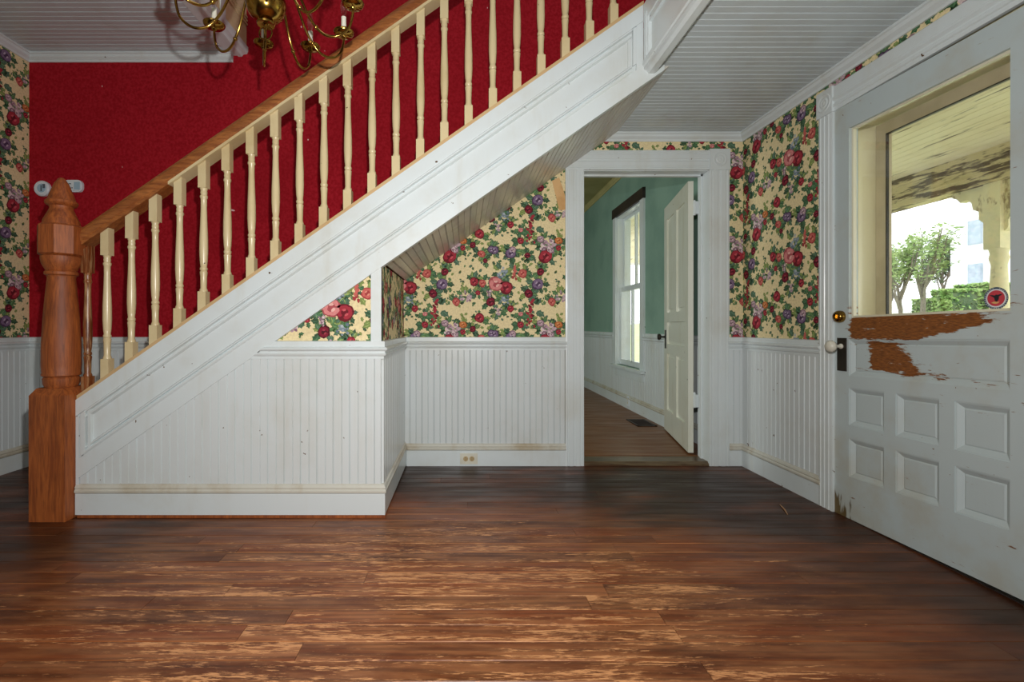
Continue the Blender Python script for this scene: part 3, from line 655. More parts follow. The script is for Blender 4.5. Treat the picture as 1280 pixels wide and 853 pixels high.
bm = B(); box(bm, (FX1 - .004, WY0, WZ0 - .01), (FX1 + .16, WY0 + .012, WZ1)); box(bm, (FX1 - .004, WY1 - .012, WZ0 - .01), (FX1 + .16, WY1, WZ1)); box(bm, (FX1 - .004, WY0, WZ1 - .012), (FX1 + .16, WY1, WZ1 + .01)); box(bm, (FX1 + .02, WY0, WZ0 - .02), (FX1 + .17, WY1, WZ0)); obj('jamb_lining', bm, WHITE, win)
def sash(x, z0, z1):
    bm = B(); s_ = .045
    box(bm, (x, WY0, z0), (x + .035, WY0 + s_, z1)); box(bm, (x, WY1 - s_, z0), (x + .035, WY1, z1)); box(bm, (x, WY0 + s_, z0), (x + .035, WY1 - s_, z0 + s_ + .015)); box(bm, (x, WY0 + s_, z1 - s_), (x + .035, WY1 - s_, z1))
    ym = (WY0 + WY1) / 2; box(bm, (x, ym - .012, z0 + s_), (x + .03, ym + .012, z1 - s_))
    o = obj('sash', bm, WHITE, win)
    for ya, yb in ((WY0 + s_, ym - .012), (ym + .012, WY1 - s_)):
        bm = B(); box(bm, (x + .014, ya, z0 + s_), (x + .018, yb, z1 - s_)); obj('pane', bm, GLASS, o)
sash(FX1 + .035, WZ0, 1.41); sash(FX1 + .075, 1.37, WZ1)

# inner door, standing open into the far room
HXp, HYp, FXp, FYp = 1.652, 3.455, 1.822, 4.275
dv = Vector((FXp - HXp, FYp - HYp, 0)); DW = dv.length; dv.normalize(); dn = Vector((-dv.y, dv.x, 0))   # dn faces the camera side (left)
DT, DZ0, DZ1 = .036, FZ + .012, 2.0
ind = struct(thing('door_2', '', '', (HXp, HYp, FZ))); del ind['label']; del ind['category']
HV = Vector((HXp, HYp, 0))
def dbox(bm, s0, s1, z0, z1, d0, d1):
    pts = [HV + dv * s + dn * d0 + Z_ * z for s, z in ((s0, z0), (s1, z0), (s1, z1), (s0, z1))]; quadprism(bm, pts, dn * (d1 - d0))
SW = .11
bm = B(); dbox(bm, 0, SW, DZ0, DZ1, 0, DT); dbox(bm, DW - SW, DW, DZ0, DZ1, 0, DT)
rows = [(DZ0, .23), (.72, .80), (.99, 1.07), (1.88, DZ1)]
for z0, z1 in rows: dbox(bm, SW, DW - SW, z0, z1, 0, DT)
ms = (DW - .09) / 2; 
for z0, z1 in ((.23, .72), (1.07, 1.88)): dbox(bm, ms, ms + .09, z0, z1, 0, DT)
DOOR2 = paint('inner_door_paint', (226, 228, 214), (204, 198, 170), .5, True)
obj('leaf_frame', bm, DOOR2, ind)
for s0, s1, z0, z1 in ((SW, ms, .23, .72), (ms + .09, DW - SW, .23, .72), (SW, DW - SW, .80, .99), (SW, ms, 1.07, 1.88), (ms + .09, DW - SW, 1.07, 1.88)):
    bm = B(); dbox(bm, s0, s1, z0, z1, .010, .022); dbox(bm, s0 + .03, s1 - .03, z0 + .03, z1 - .03, .022, .028); obj('panel', bm, DOOR2, ind)
kc = HV + dv * (DW - .06) + dn * DT + Z_ * .86
bm = B(); lathe(bm, [(.020, 0), (.020, .006), (.009, .010), (.009, .035), (.024, .042), (.029, .054), (.024, .066), (0, .070)], kc, 16, dn); o = obj('knob', bm, BLACK, ind, 40); o['label'] = 'black door knob'
bm = B(); kp = HV + dv * (DW - .085) + dn * DT; quadprism(bm, [kp + Z_ * .76, kp + dv * .05 + Z_ * .76, kp + dv * .05 + Z_ * .92, kp + Z_ * .92], dn * .004); obj('lock_plate', bm, BLACK, ind)
for z in (1.80, .42):
    bm = B(); lathe(bm, [(.008, 0), (.008, .10), (.004, .11), (0, .112)], HV + dn * (-.004) - dv * .012 + Z_ * (z - .05), 10); box(bm, HV + Vector((-.004, -.035, z - .045)), HV + Vector((.03, -.004, z + .045))); obj('hinge', bm, WHITE, ind)

# ------------------------------------------------------------------ front door in the right wall
XD = 1.905
fd = struct(thing('door_1', '', '', (XD, DY0, 0))); del fd['label']; del fd['category']
def rl_(x0, y0, x1, y1):                            # a line across the door given by two image points -> height as a function of Y
    a, b_ = onr(x0, y0, XD), onr(x1, y1, XD); k = (b_.z - a.z) / (b_.y - a.y); return lambda Y: a.z + k * (Y - a.y)
def yv(x): return XD * F / (x - CX)
YL, YR = yv(1040.5), DY0 + .005
cols_ = [(yv(1061), yv(1105)), (yv(1119.5), yv(1174)), (yv(1193), yv(1262.8))]
l_top = rl_(1057, 131.6, 1263, 17); l_wt = rl_(1063.6, 159, 1252, 64.7); l_wb = rl_(1061.6, 397.6, 1259.7, 388.6)
l_mt = rl_(1061, 424.2, 1263, 424.6); l_mb = rl_(1061, 469.7, 1263, 488.4)
l_1t = rl_(1061, 484.8, 1262.8, 510); l_1b = rl_(1061, 531.2, 1262, 578.3); l_2t = rl_(1061.7, 548.3, 1261.5, 600); l_2b = rl_(1061.7, 596, 1262.8, 664.5)
l_b = rl_(1040.5, 638.8, 1280, 751.6)
DTK = .045
def fquad(bm, ya, yb, lo, hi, x0, x1):
    quadprism(bm, [(x0, ya, lo(ya)), (x0, yb, lo(yb)), (x0, yb, hi(yb)), (x0, ya, hi(ya))], (x1 - x0, 0, 0))
YA, YZ = cols_[0][0], cols_[2][1]
for ya, yb in ((YL, YA), (YZ, YR)):
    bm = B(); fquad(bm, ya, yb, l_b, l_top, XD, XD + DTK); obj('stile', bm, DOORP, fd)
for lo, hi in ((l_wt, l_top), (l_mt, l_wb), (l_1t, l_mb), (l_2t, l_1b), (l_b, l_2b)):
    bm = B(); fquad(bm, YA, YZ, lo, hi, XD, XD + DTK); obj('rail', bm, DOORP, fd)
for (p, q) in ((cols_[0][1], cols_[1][0]), (cols_[1][1], cols_[2][0])):
    for lo, hi in ((l_1b, l_1t), (l_2b, l_2t)):
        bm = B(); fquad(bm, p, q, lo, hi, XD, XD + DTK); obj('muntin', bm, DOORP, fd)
def panel(ya, yb, lo, hi, ins=.030):
    """sunk panel: sloping moulded edge down to a flat field"""
    bm = B(); k = [(ya, lo), (yb, lo), (yb, hi), (ya, hi)]
    ring = lambda d, x: [bm.verts.new((x, Y + (-d if Y == ya else d), f(Y) + (d if f is lo else -d))) for Y, f in k]
    r0, r1, r2, r3 = ring(0, XD + .003), ring(.006, XD + .004), ring(ins - .006, XD + .016), ring(ins, XD + .013)
    for a, b_ in ((r0, r1), (r1, r2), (r2, r3)):
        for i in range(4): bm.faces.new((a[i], a[(i + 1) % 4], b_[(i + 1) % 4], b_[i]))
    bm.faces.new(r3); bk = ring(0, XD + .03)
    for i in range(4): bm.faces.new((r0[i], bk[i], bk[(i + 1) % 4], r0[(i + 1) % 4]))
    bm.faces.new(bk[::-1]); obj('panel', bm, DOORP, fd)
for ya, yb in cols_:
    panel(ya, yb, l_1b, l_1t); panel(ya, yb, l_2b, l_2t)
panel(YA, YZ, l_mb, l_mt)
# lite: inner stop and pane
def fr_ring(bm, ya, yb, lo, hi, d, x0, x1):
    fquad(bm, ya, ya - d, lo, hi, x0, x1); fquad(bm, yb + d, yb, lo, hi, x0, x1)
    fquad(bm, ya - d, yb + d, lo, lambda Y: lo(Y) + d, x0, x1); fquad(bm, ya - d, yb + d, lambda Y: hi(Y) - d, hi, x0, x1)
LITE = paint('lite_stop_paint', (224, 220, 196), (196, 182, 140), .5)
bm = B(); fr_ring(bm, YA, YZ, l_wb, l_wt, .010, XD + .014, XD + .030); obj('glazing_stop', bm, LITE, fd)
bm = B(); fquad(bm, YA - .004, YZ + .004, lambda Y: l_wb(Y) + .003, lambda Y: l_wt(Y) - .003, XD + .031, XD + .035); obj('pane', bm, GLASS, fd)
# hardware
c = onr(1051.5, 396, XD)
bm = B(); lathe(bm, [(.030, 0), (.031, .012), (.029, .020), (.024, .027), (.016, .031), (.012, .027), (0, .027)], (XD, c.y, c.z), 22, (-1, 0, 0)); box(bm, (XD - .036, c.y - .003, c.z - .009), (XD - .022, c.y + .003, c.z + .009)); o = obj('deadbolt', bm, BRASS, fd, 35); o['label'] = 'round brass deadbolt rose'
a = onr(1046.5, 422.5, XD - .004); b_ = onr(1057.5, 464.5, XD - .004)
bm = B(); box(bm, (XD - .005, b_.y, b_.z), (XD, a.y, a.z)); o = obj('lock_plate', bm, BLACK, fd); o['label'] = 'tall blackened lock plate'
bm = B(); kz = onr(1052, 433, XD).z; ky = (a.y + b_.y) / 2
lathe(bm, [(.013, .004), (.013, .010), (.008, .014), (.008, .036), (.022, .042), (.030, .054), (.030, .064), (.020, .076), (0, .080)], (XD, ky, kz), 20, (-1, 0, 0)); o = obj('knob', bm, IVORY, fd, 50); o['label'] = 'cream porcelain door knob'
# casing
cs = B(); flute(cs, (XR, 2.467, 0), (XR, 2.467, 2.06), .095, NRw, Y_); tc = struct(obj('trim_10', cs, WHITE))
bm = B(); flute(bm, (XR, 1.50, 0), (XR, 1.50, 2.06), .095, NRw, Y_); obj('casing_board', bm, WHITE, tc)
HC0 = 2.058
HP = [(0, 0), (.016, 0), (.016, .018), (.022, .022), (.022, .034), (.016, .038), (.016, .046), (.026, .056), (.026, .066), (.020, .070), (.020, .122), (.014, .128), (0, .128)]
bm = B(); prism(bm, HP, (XR, 1.55, HC0), (XR, 2.462, HC0), NRw, Z_); obj('head_casing', bm, WHITE, tc)
rosette((XR, 2.515, HC0 + .064), NRw, .108, .132, tc, Y_)
# outer jamb, sill
JAMB = paint('porch_jamb_paint', (230, 222, 184), (200, 186, 134), .5)
bm = B(); box(bm, (XD + DTK + .004, DY1 - .016, -.02), (XR + .22, DY1, DH)); box(bm, (XD + DTK + .004, DY0, -.02), (XR + .22, DY0 + .012, DH)); box(bm, (XD + DTK + .004, DY0, 1.988), (XR + .22, DY1, DH)); tj = struct(obj('trim_11', bm, JAMB))
bm = B(); box(bm, (XR - .004, DY0, -.02), (XR + .26, DY1, .004)); obj('door_sill', bm, DARKW, tj)
# storm door outside
XS = 2.118
sd = struct(thing('door_3', '', '', (XS, DY0, 0))); del sd['label']; del sd['category']
bm = B(); ya, yb, z0, z1, s_ = DY1 - .019, DY0 + .014, .03, 1.981, .060
box(bm, (XS, ya - s_, z0), (XS + .028, ya, z1)); box(bm, (XS, yb, z0), (XS + .028, yb + s_, z1)); box(bm, (XS, yb + s_, z1 - s_), (XS + .028, ya - s_, z1)); box(bm, (XS, yb + s_, z0), (XS + .028, ya - s_, z0 + .2)); box(bm, (XS, yb + s_, .84), (XS + .028, ya - s_, .90))
obj('frame', bm, ALU, sd)
bm = B(); box(bm, (XS + .004, yb + s_, z0 + .2), (XS + .024, ya - s_, .84)); obj('kick_panel', bm, ALU, sd)
bm = B(); box(bm, (XS + .012, yb + s_, .90), (XS + .015, ya - s_, z1 - s_)); obj('pane', bm, GLASS, sd)
bm = B(); g_ = .005; 
box(bm, (XS - .003, ya - s_ - g_, .90), (XS + .01, ya - s_, z1 - s_)); box(bm, (XS - .003, yb + s_, z1 - s_ - g_), (XS + .01, ya - s_, z1 - s_)); obj('gasket', bm, BLACK, sd)

# sticker on the inner face of the door pane
sc_ = onr(1245, 373, XD + .030); sk = thing('window_sticker', 'round decal with dark eagle on red in the lower corner of the front door glass', 'sticker', sc_)
def disc(name, r0, r1, mat, dx):
    bm = B(); n = 32; a = [bm.verts.new(sc_ + Vector((-dx, r1 * math.cos(k * 2 * math.pi / n), r1 * math.sin(k * 2 * math.pi / n)))) for k in range(n)]
    if r0:
        b_ = [bm.verts.new(sc_ + Vector((-dx, r0 * math.cos(k * 2 * math.pi / n), r0 * math.sin(k * 2 * math.pi / n)))) for k in range(n)]
        for k in range(n): bm.faces.new((a[k], a[(k + 1) % n], b_[(k + 1) % n], b_[k]))
    else: bm.faces.new(a)
    return obj(name, bm, mat, sk)
RS = .0405
TEAL = mottled('sticker_teal', (44, 70, 92), (50, 78, 98), 9, .5); SWH = mottled('sticker_white', (226, 226, 226), (216, 216, 220), 9, .5); SRED = mottled('sticker_red', (206, 66, 78), (196, 56, 70), 9, .5)
SBLK = mottled('sticker_black', (26, 28, 36), (34, 36, 44), 9, .5); SYEL = mottled('sticker_yellow', (222, 184, 120), (210, 170, 104), 9, .5)
disc('outer_ring', .034, RS, TEAL, .0002); disc('white_ring', .029, .034, SWH, .0002); disc('red_field', 0, .029, SRED, .0002)
def decal(name, pts, mat, dx):
    bm = B(); bm.faces.new([bm.verts.new(sc_ + Vector((-dx, -u, v))) for u, v in pts]); return obj(name, bm, mat, sk)
decal('eagle', [(-.023, .012), (-.010, .012), (-.004, .010), (.000, .014), (.006, .012), (.012, .014), (.022, .015), (.016, .009), (.010, .006), (.010, -.002), (.006, -.010), (.001, -.013), (-.004, -.008), (-.006, .002), (-.012, .006)], SBLK, .0004)
decal('crest', [(-.016, -.016), (-.006, -.012), (.004, -.014), (.012, -.012), (.008, -.018), (.0, -.020), (-.008, -.019)], SYEL, .0004)
bm = B()
for k in range(30):
    q = 2 * math.pi * k / 30 + .05
    if math.sin(q) > .97: continue
    u, v = Vector((0, math.cos(q), math.sin(q))), Vector((0, -math.sin(q), math.cos(q)))
    bm.faces.new([bm.verts.new(sc_ + Vector((-.0004, 0, 0)) + u * r_ + v * s_) for r_, s_ in ((.0355, -.0014), (.0355, .0014), (.0385, .0014), (.0385, -.0014))])
stuff(obj('ring_lettering', bm, SWH, sk))

# ------------------------------------------------------------------ small things indoors
# thermostat and round sensor on the red wall
c = onb(93.5, 233.5, D - .002); tm = thing('thermostat', 'white rounded thermostat with pale screen on the red wall right of the newel finial', 'thermostat', c)
def roundrect(w_, h_, rr_, c, d, n=5):
    p = []
    for cx_, cz_, a0 in ((w_ - rr_, h_ - rr_, 0), (-w_ + rr_, h_ - rr_, 90), (-w_ + rr_, -h_ + rr_, 180), (w_ - rr_, -h_ + rr_, 270)):
        for k in range(n): q = math.radians(a0 + 90 * k / (n - 1)); p.append(c + Vector((cx_ + rr_ * math.cos(q), 0, cz_ + rr_ * math.sin(q))))
    return p
bm = B(); quadprism(bm, roundrect(.064, .041, .030, c, 0), (0, -.024, 0)); bmesh.ops.bevel(bm, geom=[e for e in bm.edges if all(abs(v.co.y - (c.y - .024)) < 1e-5 for v in e.verts)], offset=.006, segments=2, affect='EDGES'); obj('case', bm, PLASTIC, tm, 50)
bm = B(); quadprism(bm, roundrect(.020, .026, .004, c + Vector((.034, -.0235, 0)), 0), (0, -.0015, 0)); obj('display', bm, SCREEN, tm)
bm = B()
for x0, x1, z in ((-.038, -.006, .010), (-.022, .006, -.018)): box(bm, c + Vector((x0, -.0245, z)), c + Vector((x1, -.0238, z + .006)))
stuff(obj('lettering', bm, INK, tm))
c = onb(55, 236.5, D - .002); se = thing('motion_sensor', 'white round wall sensor on the red wall, partly behind the newel finial', 'sensor', c)
bm = B(); lathe(bm, [(.053, 0), (.053, .018), (.046, .026), (0, .028)], c, 28, (0, -1, 0)); obj('case', bm, PLASTIC, se, 40)
bm = B(); lathe(bm, [(.030, .026), (.028, .030), (0, .031)], c + Vector((.006, 0, 0)), 20, (0, -1, 0)); obj('lens', bm, SCREEN, se, 40)
bm = B(); box(bm, c + Vector((.004, -.0325, -.022)), c + Vector((.012, -.031, .018))); box(bm, c + Vector((.018, -.0325, -.002)), c + Vector((.034, -.031, .026))); obj('marking', bm, INK, se)
# outlet in the back baseboard
c = onb(586, 573.5, D - .020); ou = thing('electrical_outlet', 'ivory duplex outlet set sideways in the back baseboard', 'outlet', c)
bm = B(); box(bm, c + Vector((-.060, -.006, -.036)), c + Vector((.060, .002, .036))); obj('cover_plate', bm, IVORY, ou)
for sx in (-1, 1):
    bm = B(); lathe(bm, [(.017, .005), (.017, .009), (0, .009)], c + Vector((sx * .021, 0, 0)), 16, (0, -1, 0)); rc = obj('receptacle', bm, SOCKET, ou)
    bm = B()
    for dz in (-.006, .006): box(bm, c + Vector((sx * .021 - .006, -.0098, dz - .0012)), c + Vector((sx * .021 + .004, -.0088, dz + .0012)))
    lathe(bm, [(.0022, .009), (.0022, .0098), (0, .0098)], c + Vector((sx * .021 + .009, 0, 0)), 8, (0, -1, 0)); obj('slot', bm, BLACK, rc)
# splinter on the floor
a = Vector(((975 - CX) * 2.555 / F, 2.555, .004)); b_ = Vector(((984.5 - CX) * 2.42 / F, 2.42, .004))
bm = B(); tube(bm, [a, (a + b_) / 2 + Vector((.004, 0, .001)), b_], [.002, .0045, .002], 5); tag(obj('wood_splinter', bm, wood('pale_splinter', (196, 150, 100), (176, 128, 80), (150, 100, 60))), 'thin wood splinter lying on the floor before the front door', 'splinter')
# floor vent in the far room
fv = thing('floor_vent', 'brown metal floor vent grille in the far room beside the open door', 'vent', (1.69, 4.62, FZ))
bm = B(); x0, x1, y0, y1 = 1.60, 1.78, 4.42, 4.74
box(bm, (x0, y0, FZ), (x1, y0 + .018, FZ + .006)); box(bm, (x0, y1 - .018, FZ), (x1, y1, FZ + .006)); box(bm, (x0, y0, FZ), (x0 + .018, y1, FZ + .006)); box(bm, (x1 - .018, y0, FZ), (x1, y1, FZ + .006)); obj('frame', bm, DARKW, fv)
bm = B(); box(bm, (x0, y0, FZ), (x1, y1, FZ + .001)); obj('duct', bm, BLACK, fv)
for k in range(8): bm = B(); box(bm, (x0 + .018, y0 + .035 + k * .034, FZ + .001), (x1 - .018, y0 + .043 + k * .034, FZ + .006)); obj('louver', bm, DARKW, fv)
c = Vector((FX1 - .021, 5.35, .12)); o2 = thing('electrical_outlet', 'small white outlet in the far room baseboard under the window', 'outlet', c)
bm = B(); box(bm, c + Vector((-.005, -.035, -.055)), c + Vector((.001, .035, .055))); obj('cover_plate', bm, PLASTIC, o2)
for dz in (-.02, .02): bm = B(); box(bm, c + Vector((-.008, -.016, dz - .013)), c + Vector((-.005, .016, dz + .013))); obj('receptacle', bm, IVORY, o2)

# ------------------------------------------------------------------ chandelier
CC = Vector((-.765, 1.854, 0)); ch = thing('chandelier', 'polished brass chandelier with ten curved candle arms hanging in the stairwell', 'chandelier', (CC.x, CC.y, 2.03))
bm = B(); lathe(bm, [(0, 2.104), (.006, 2.105), (.008, 2.116), (.014, 2.120), (.032, 2.118), (.034, 2.124), (.018, 2.131), (.046, 2.142), (.064, 2.161), (.0745, 2.19), (.0745, 2.21), (.066, 2.236), (.050, 2.254), (.026, 2.264), (.022, 2.275), (.032, 2.285), (.034, 2.30), (.024, 2.312), (.044, 2.325), (.046, 2.345), (.022, 2.36), (.020, 2.42), (.034, 2.45), (.036, 2.50), (.018, 2.56), (.014, 2.66), (.020, 2.68), (.006, 2.70)], CC, 36); obj('body', bm, BRASS, ch, 30)
bm = B(); lathe(bm, [(0, 2.022), (.0015, 2.026), (.003, 2.055), (.005, 2.064), (.003, 2.070), (.003, 2.100), (.005, 2.106)], CC, 16); obj('finial', bm, BRASS, ch, 40)
bm = B(); rc = Vector((CC.x + .004, CC.y - .012, 2.080)); tube(bm, [rc + Vector((math.cos(q) * .026, -.15 * math.cos(q) * .026, math.sin(q) * .026)) for q in [2 * math.pi * k / 24 for k in range(25)]], .0028, 6); obj('ring', bm, BRASS, ch, 60)
ARM = [(.030, 2.335), (.060, 2.350), (.095, 2.318), (.125, 2.245), (.165, 2.155), (.215, 2.098), (.268, 2.092), (.312, 2.125), (.328, 2.175), (.330, 2.205)]
bm = B(); tube(bm, spline([(r_, 0, z_) for r_, z_ in ARM], 6), .0052, 8)
for i in (14, 16, 27): 
    pp = spline([(r_, 0, z_) for r_, z_ in ARM], 6); lathe(bm, [(0, -.008), (.008, -.004), (.009, 0), (.008, .004), (0, .008)], pp[i], 10, (pp[i + 1] - pp[i - 1]))
arm_me = mesh_from(bm, 'arm', 60)
bm = B(); lathe(bm, [(.004, 2.196), (.010, 2.200), (.012, 2.206), (.020, 2.208), (.036, 2.213), (.042, 2.221), (.043, 2.226), (.040, 2.225), (.033, 2.217), (.016, 2.213), (.013, 2.218), (.014, 2.232), (.009, 2.236)], (.33, 0, 0), 24); cup_me = mesh_from(bm, 'drip_pan', 40)
bm = B(); lathe(bm, [(.0105, 2.222), (.0105, 2.29), (.007, 2.292), (0, 2.292)], (.33, 0, 0), 14); can_me = mesh_from(bm, 'candle_sleeve', 40)
bm = B(); lathe(bm, [(.007, 2.291), (.009, 2.300), (.0155, 2.325), (.0145, 2.345), (.008, 2.37), (.003, 2.388), (0, 2.392)], (.33, 0, 0), 14); bul_me = mesh_from(bm, 'bulb', 60)
for k in range(10):
    ang = math.radians(6 + 36 * k)
    for nm, me, mt in (('arm', arm_me, BRASS), ('drip_pan', cup_me, BRASS), ('candle_sleeve', can_me, IVORY), ('bulb', bul_me, BULB)):
        if nm == 'arm': ao = o = link(nm, me, mt, ch, CC)
        else: o = link(nm, me, mt, ch, CC)
        o.rotation_euler = (0, 0, ang)
def torus(bm, c, R0, r0, flip, st=1.5, n=14, m=6):
    pts = []
    for k in range(n + 1):
        q = 2 * math.pi * k / n; h_ = math.cos(q) * R0; v_ = math.sin(q) * R0 * st
        pts.append(Vector(c) + (Vector((h_, 0, v_)) if flip else Vector((0, h_, v_))))
    tube(bm, pts, r0, m)
lm = []
for fl_ in (0, 1): bm = B(); torus(bm, (0, 0, 0), .011, .0025, fl_); lm.append(mesh_from(bm, 'chain_link', 60))
z = 2.71
k = 0
while z < 5.16: link('chain_link', lm[k % 2], BRASS, ch, (CC.x, CC.y, z)); z += .026; k += 1
bm = B(); lathe(bm, [(.012, 5.14), (.05, 5.16), (.062, 5.19), (.062, 5.2)], CC, 20); obj('canopy', bm, BRASS, ch, 40)

# ------------------------------------------------------------------ outside: porch, garden, street
XB = 4.6
PCZ = 2.475
bm = B(); box(bm, (XR + .22, -6, -.2), (XB + .35, 10, -.06)); struct(obj('porch_floor', bm, ROADM))
bm = B(); box(bm, (XR + .22, -6, PCZ + .012), (XB + .4, 12, PCZ + .2)); pc = struct(obj('porch_ceiling', bm, PLAIN))
x = XR + .225
bm = B(); prism(bm, [(0, 0), (0, .006), (.004, .012), (.101, .012), (.105, .006), (.105, 0)], (0, -5, 0), (0, 11.5, 0), X_, -Z_); pme = mesh_from(bm, 'plank')
while x < XB - .1: link('plank', pme, PORCH, pc, (x, 0, PCZ + .012)); x += .106
bm = B(); box(bm, (XB - .09, -5, 2.19), (XB + .09, 11.5, PCZ)); pb = struct(obj('porch_beam', bm, BEAMP))
bm = B(); box(bm, (XB - .12, -5, 2.40), (XB - .09, 11.5, PCZ)); obj('bed_moulding', bm, BEAMP, pb)
bm = B(); box(bm, (XB - .105, -5, 2.26), (XB - .09, 11.5, 2.28)); obj('bead_strip', bm, BEAMP, pb)
PY = XB * F / (1249 - CX); pp = thing('porch_post', 'peeling cream porch post with scrolled bracket seen through the front door glass', 'post', (XB, PY, -.06))
POSTM = (lambda t: t.out(t.mix(t.ramp(t.noise((2, 2, 1), 2.2, 5, .7), .56, .64), lin((238, 228, 186)), lin((170, 150, 110))), .8))(NT('peeling_post_paint'))
bm = B(); a = .066; box(bm, (XB - a, PY - a, -.06), (XB + a, PY + a, .62)); box(bm, (XB - a, PY - a, 1.62), (XB + a, PY + a, 2.19)); lathe(bm, [(.066, .62), (.056, .65), (.064, .68), (.05, .72), (.060, .9), (.062, 1.2), (.050, 1.48), (.064, 1.54), (.056, 1.58), (.066, 1.62)], (XB, PY, 0), 20); obj('shaft', bm, POSTM, pp, 30)
bm = B(); prof = [(0, 0), (.30, 0), (.30, -.04), (.26, -.06), (.23, -.10), (.17, -.09), (.13, -.13), (.12, -.19), (.07, -.22), (.07, -.29), (.03, -.33), (.03, -.40), (0, -.43)]
for sgn in (1, -1):
    bm = B(); quadprism(bm, [(XB - .03, PY + sgn * (a + u), 2.19 + v) for u, v in prof], (.06, 0, 0)); obj('bracket', bm, POSTM, pp)
# lawn rising to the street
def gz(X): return -.5 + max(0, min(1, (X - 6) / 20)) * 2.28
bm = B(); prev = None
for X in (4.9, 6, 10, 15, 20, 24, 27.5):
    cur = [bm.verts.new((X, -30, gz(X))), bm.verts.new((X, 60, gz(X)))]
    if prev: bm.faces.new((prev[0], cur[0], cur[1], prev[1]))
    prev = cur
struct(obj('lawn', bm, LAWN))
bm = B(); quadprism(bm, [(27.5, -30, 1.70), (27.5, 80, 1.70), (90, 140, 2.0), (90, -30, 2.0)], (0, 0, .05)); struct(obj('street', bm, ROADM))
def at(x, X): return Vector((X, X * F / (x - CX), 0))
def hz(y, Y): return H + (CY - y) * Y / F
def leafcloud(bm, c, rad, n, size, rr, sq=1.0):
    for _ in range(n):
        while True:
            p = Vector((rr.uniform(-1, 1), rr.uniform(-1, 1), rr.uniform(-1, 1)))
            if .25 < p.length < 1: break
        p = Vector((p.x * rad[0], p.y * rad[1], p.z * rad[2])) + Vector(c); u = Vector((rr.uniform(-1, 1), rr.uniform(-1, 1), rr.uniform(-1, 1))).normalized(); v = u.orthogonal().normalized(); s = size * rr.uniform(.6, 1.3)
        bm.faces.new([bm.verts.new(p + u * s), bm.verts.new(p + v * s * .5), bm.verts.new(p - u * s), bm.verts.new(p - v * s * .5)])
def tree(x, X, ytop, label, leafm, spread, dens, seed, sparse=1.0):
    rr = random.Random(seed); p = at(x, X); z0 = gz(X) if X < 27.5 else 1.72; zt = hz(ytop, p.y); hgt = zt - z0
    t = thing('tree', label, 'tree', (p.x, p.y, z0), None); tb_ = B(); tips = []
    tube(tb_, [Vector((p.x, p.y, z0 - .1)), Vector((p.x + .05, p.y, z0 + hgt * .3)), Vector((p.x, p.y + .08, z0 + hgt * .55))], [.085 * spread + .02, .07 * spread + .015, .05 * spread], 7)
    for k in range(11):
        zz = z0 + hgt * rr.uniform(.22, .55); q = rr.uniform(0, 6.28); r_ = spread * rr.uniform(.5, 1); e = Vector((p.x + math.cos(q) * r_, p.y + math.sin(q) * r_, z0 + hgt * rr.uniform(.6, .97)))
        s0 = Vector((p.x, p.y, zz)); md = (s0 + e) / 2 + Vector((math.cos(q), math.sin(q), 0)) * .15 * spread; pts = spline([s0, md, e], 4); tube(tb_, pts, [(.04 * (1 - i / len(pts)) + .008) * spread + .006 for i in range(len(pts))], 5); tips += [md, e]
        for j in range(3):
            e2 = md.lerp(e, rr.uniform(.1, .9)); f2 = e2 + Vector((rr.uniform(-1, 1), rr.uniform(-1, 1), rr.uniform(.0, .9))) * spread * .4; tube(tb_, [e2, (e2 + f2) / 2 + Vector((.05, 0, 0)), f2], [.016 * spread, .011 * spread, .006 * spread], 4); tips.append(f2)
    obj('trunk', tb_, BARK, t, 60); lb_ = B()
    for e in tips: leafcloud(lb_, e, (spread * .32,) * 3, dens, .09 * spread / 1.6 * sparse, rr)
    obj('crown', lb_, leafm, t)
tree(1124, 14.5, 296, 'bare-branched young tree nearest the left of the door glass', LEAF, .6, 22, 3, 2.4)
tree(1153, 20.5, 284, 'multi-stemmed thin-leaved tree in the middle of the door glass', LEAF, 1.05, 26, 5, 1.5)
tree(1178, 40, 296, 'dark evergreen tree standing behind the thin-leaved tree, before the white house', LEAF3, 1.25, 55, 9, 2.0)
tree(1114, 44, 312, 'pale bushy tree farthest left, beyond the street', LEAF, 1.6, 50, 12, 2.0)
def hedge(name, x0, x1, X, ytop, ybot, dp, mat, label, seed, group=None):
    rr = random.Random(seed); a, b_ = at(x0, X), at(x1, X); z1, z0 = hz(ytop, (a.y + b_.y) / 2), hz(ybot, (a.y + b_.y) / 2); t = thing(name, label, 'hedge', ((a.x + dp / 2), (a.y + b_.y) / 2, z0))
    bm = B(); box(bm, (X + .12, min(a.y, b_.y) + .1, z0 - .3), (X + dp - .12, max(a.y, b_.y) - .1, z1 - .12)); obj('stems', bm, LEAF3, t)
    bm = B(); n = 2600
    for _ in range(n):
        p = Vector((rr.uniform(X, X + dp), rr.uniform(min(a.y, b_.y), max(a.y, b_.y)), rr.uniform(z0 - .3, z1)))
        f_ = rr.randint(0, 2)
        if f_ == 0: p.x = X + rr.uniform(0, .12)
        if f_ == 1: p.z = z1 - rr.uniform(0, .14)
        u = Vector((rr.uniform(-1, 1), rr.uniform(-1, 1), rr.uniform(-1, 1))).normalized(); v = u.orthogonal().normalized(); s = .10 * rr.uniform(.6, 1.3)
        bm.faces.new([bm.verts.new(p + u * s), bm.verts.new(p + v * s * .6), bm.verts.new(p - u * s), bm.verts.new(p - v * s * .6)])
    obj('foliage', bm, mat, t)
hedge('hedge', 1164, 1187, 24, 362, 388, 1.6, LEAF2, 'clipped green hedge left of the white house corner', 31)
hedge('hedge', 1192, 1240, 26.1, 355, 386, 1.6, LEAF2, 'longer clipped green hedge before the white house wall, beside the porch post', 33)
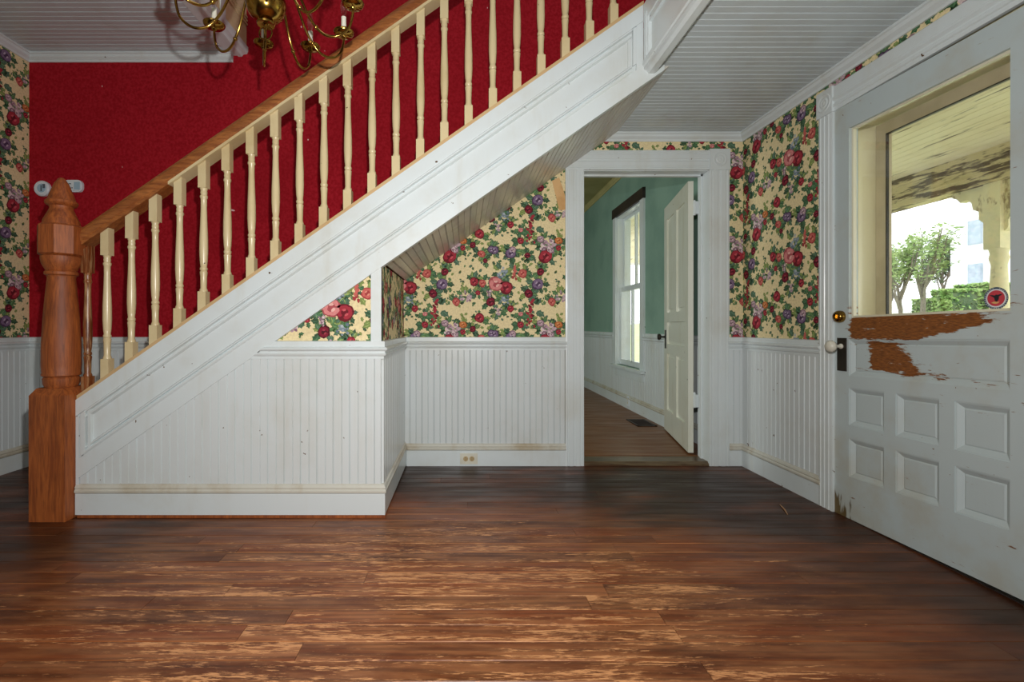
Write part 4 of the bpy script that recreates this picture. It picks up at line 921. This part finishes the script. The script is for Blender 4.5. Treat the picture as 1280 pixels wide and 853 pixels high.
hedge('hedge', 1140, 1162, 25.6, 374, 389, 1.2, LEAF, 'low pale shrub row behind the tree trunks', 35)
p = at(1126, 16.5); sh = thing('shrub', 'small yellow-green round shrub at the foot of the left tree', 'shrub', (p.x, p.y, gz(16.5)))
bm = B(); leafcloud(bm, (p.x, p.y, gz(16.5) + .2), (.35, .35, .38), 420, .07, random.Random(4)); obj('foliage', bm, mottled('yellow_green_leaf', (190, 186, 84), (206, 198, 110), 3, .8), sh)
# white picket fence along the street
fn = thing('picket_fence', 'white picket fence along the street behind the trees', 'fence', (27.2, 30, 1.7))
fy0, fy1 = 26.5, 33.0
for k in range(44):
    yy = fy0 + k * .15; bm = B(); quadprism(bm, [(27.0, yy - .04, 1.6), (27.0, yy + .04, 1.6), (27.0, yy + .04, 2.5), (27.0, yy, 2.58), (27.0, yy - .04, 2.5)], (.02, 0, 0)); obj('picket', bm, SIDING, fn)
for z in (1.85, 2.3): bm = B(); box(bm, (27.02, fy0 - .1, z), (27.06, fy1 + .1, z + .08)); obj('rail', bm, SIDING, fn)
# white house
XH = 34.0; ya, yb = XH * F / (1188 - CX), XH * F / (1262 - CX) - 4; yb = min(yb, ya - 9)
hs = thing('house', 'white two-storey house with blue-grey window shutters across the street', 'house', (XH + 3, (ya + yb) / 2, 1.75))
zt = hz(238, (ya)) ; bm = B(); box(bm, (XH, yb, 1.6), (XH + 8, ya, zt)); obj('siding', bm, SIDING, hs)
bm = B(); quadprism(bm, [(XH - .5, yb - .5, zt), (XH + 8.5, yb - .5, zt), (XH + 4, yb - .5, zt + 2.6)], (0, ya - yb + 1.0, 0)); obj('roof', bm, ROOF, hs)
for y0 in (yb + 3.6, ya - 1.2 - .9, yb + 1.2):
    for zb in (hz(361, 32.5), hz(361, 32.5) + 2.9):
        if zb + 1.6 > zt - .2: continue
        bm = B(); box(bm, (XH - .06, y0, zb), (XH, y0 + .9, zb + 1.6)); wo = obj('window', bm, SHUT, hs); bm = B(); box(bm, (XH - .07, y0 + .08, zb + .08), (XH - .06, y0 + .82, zb + 1.52)); obj('pane', bm, mottled('dim_glass', (176, 190, 200), (160, 176, 190), 3, .2), wo)
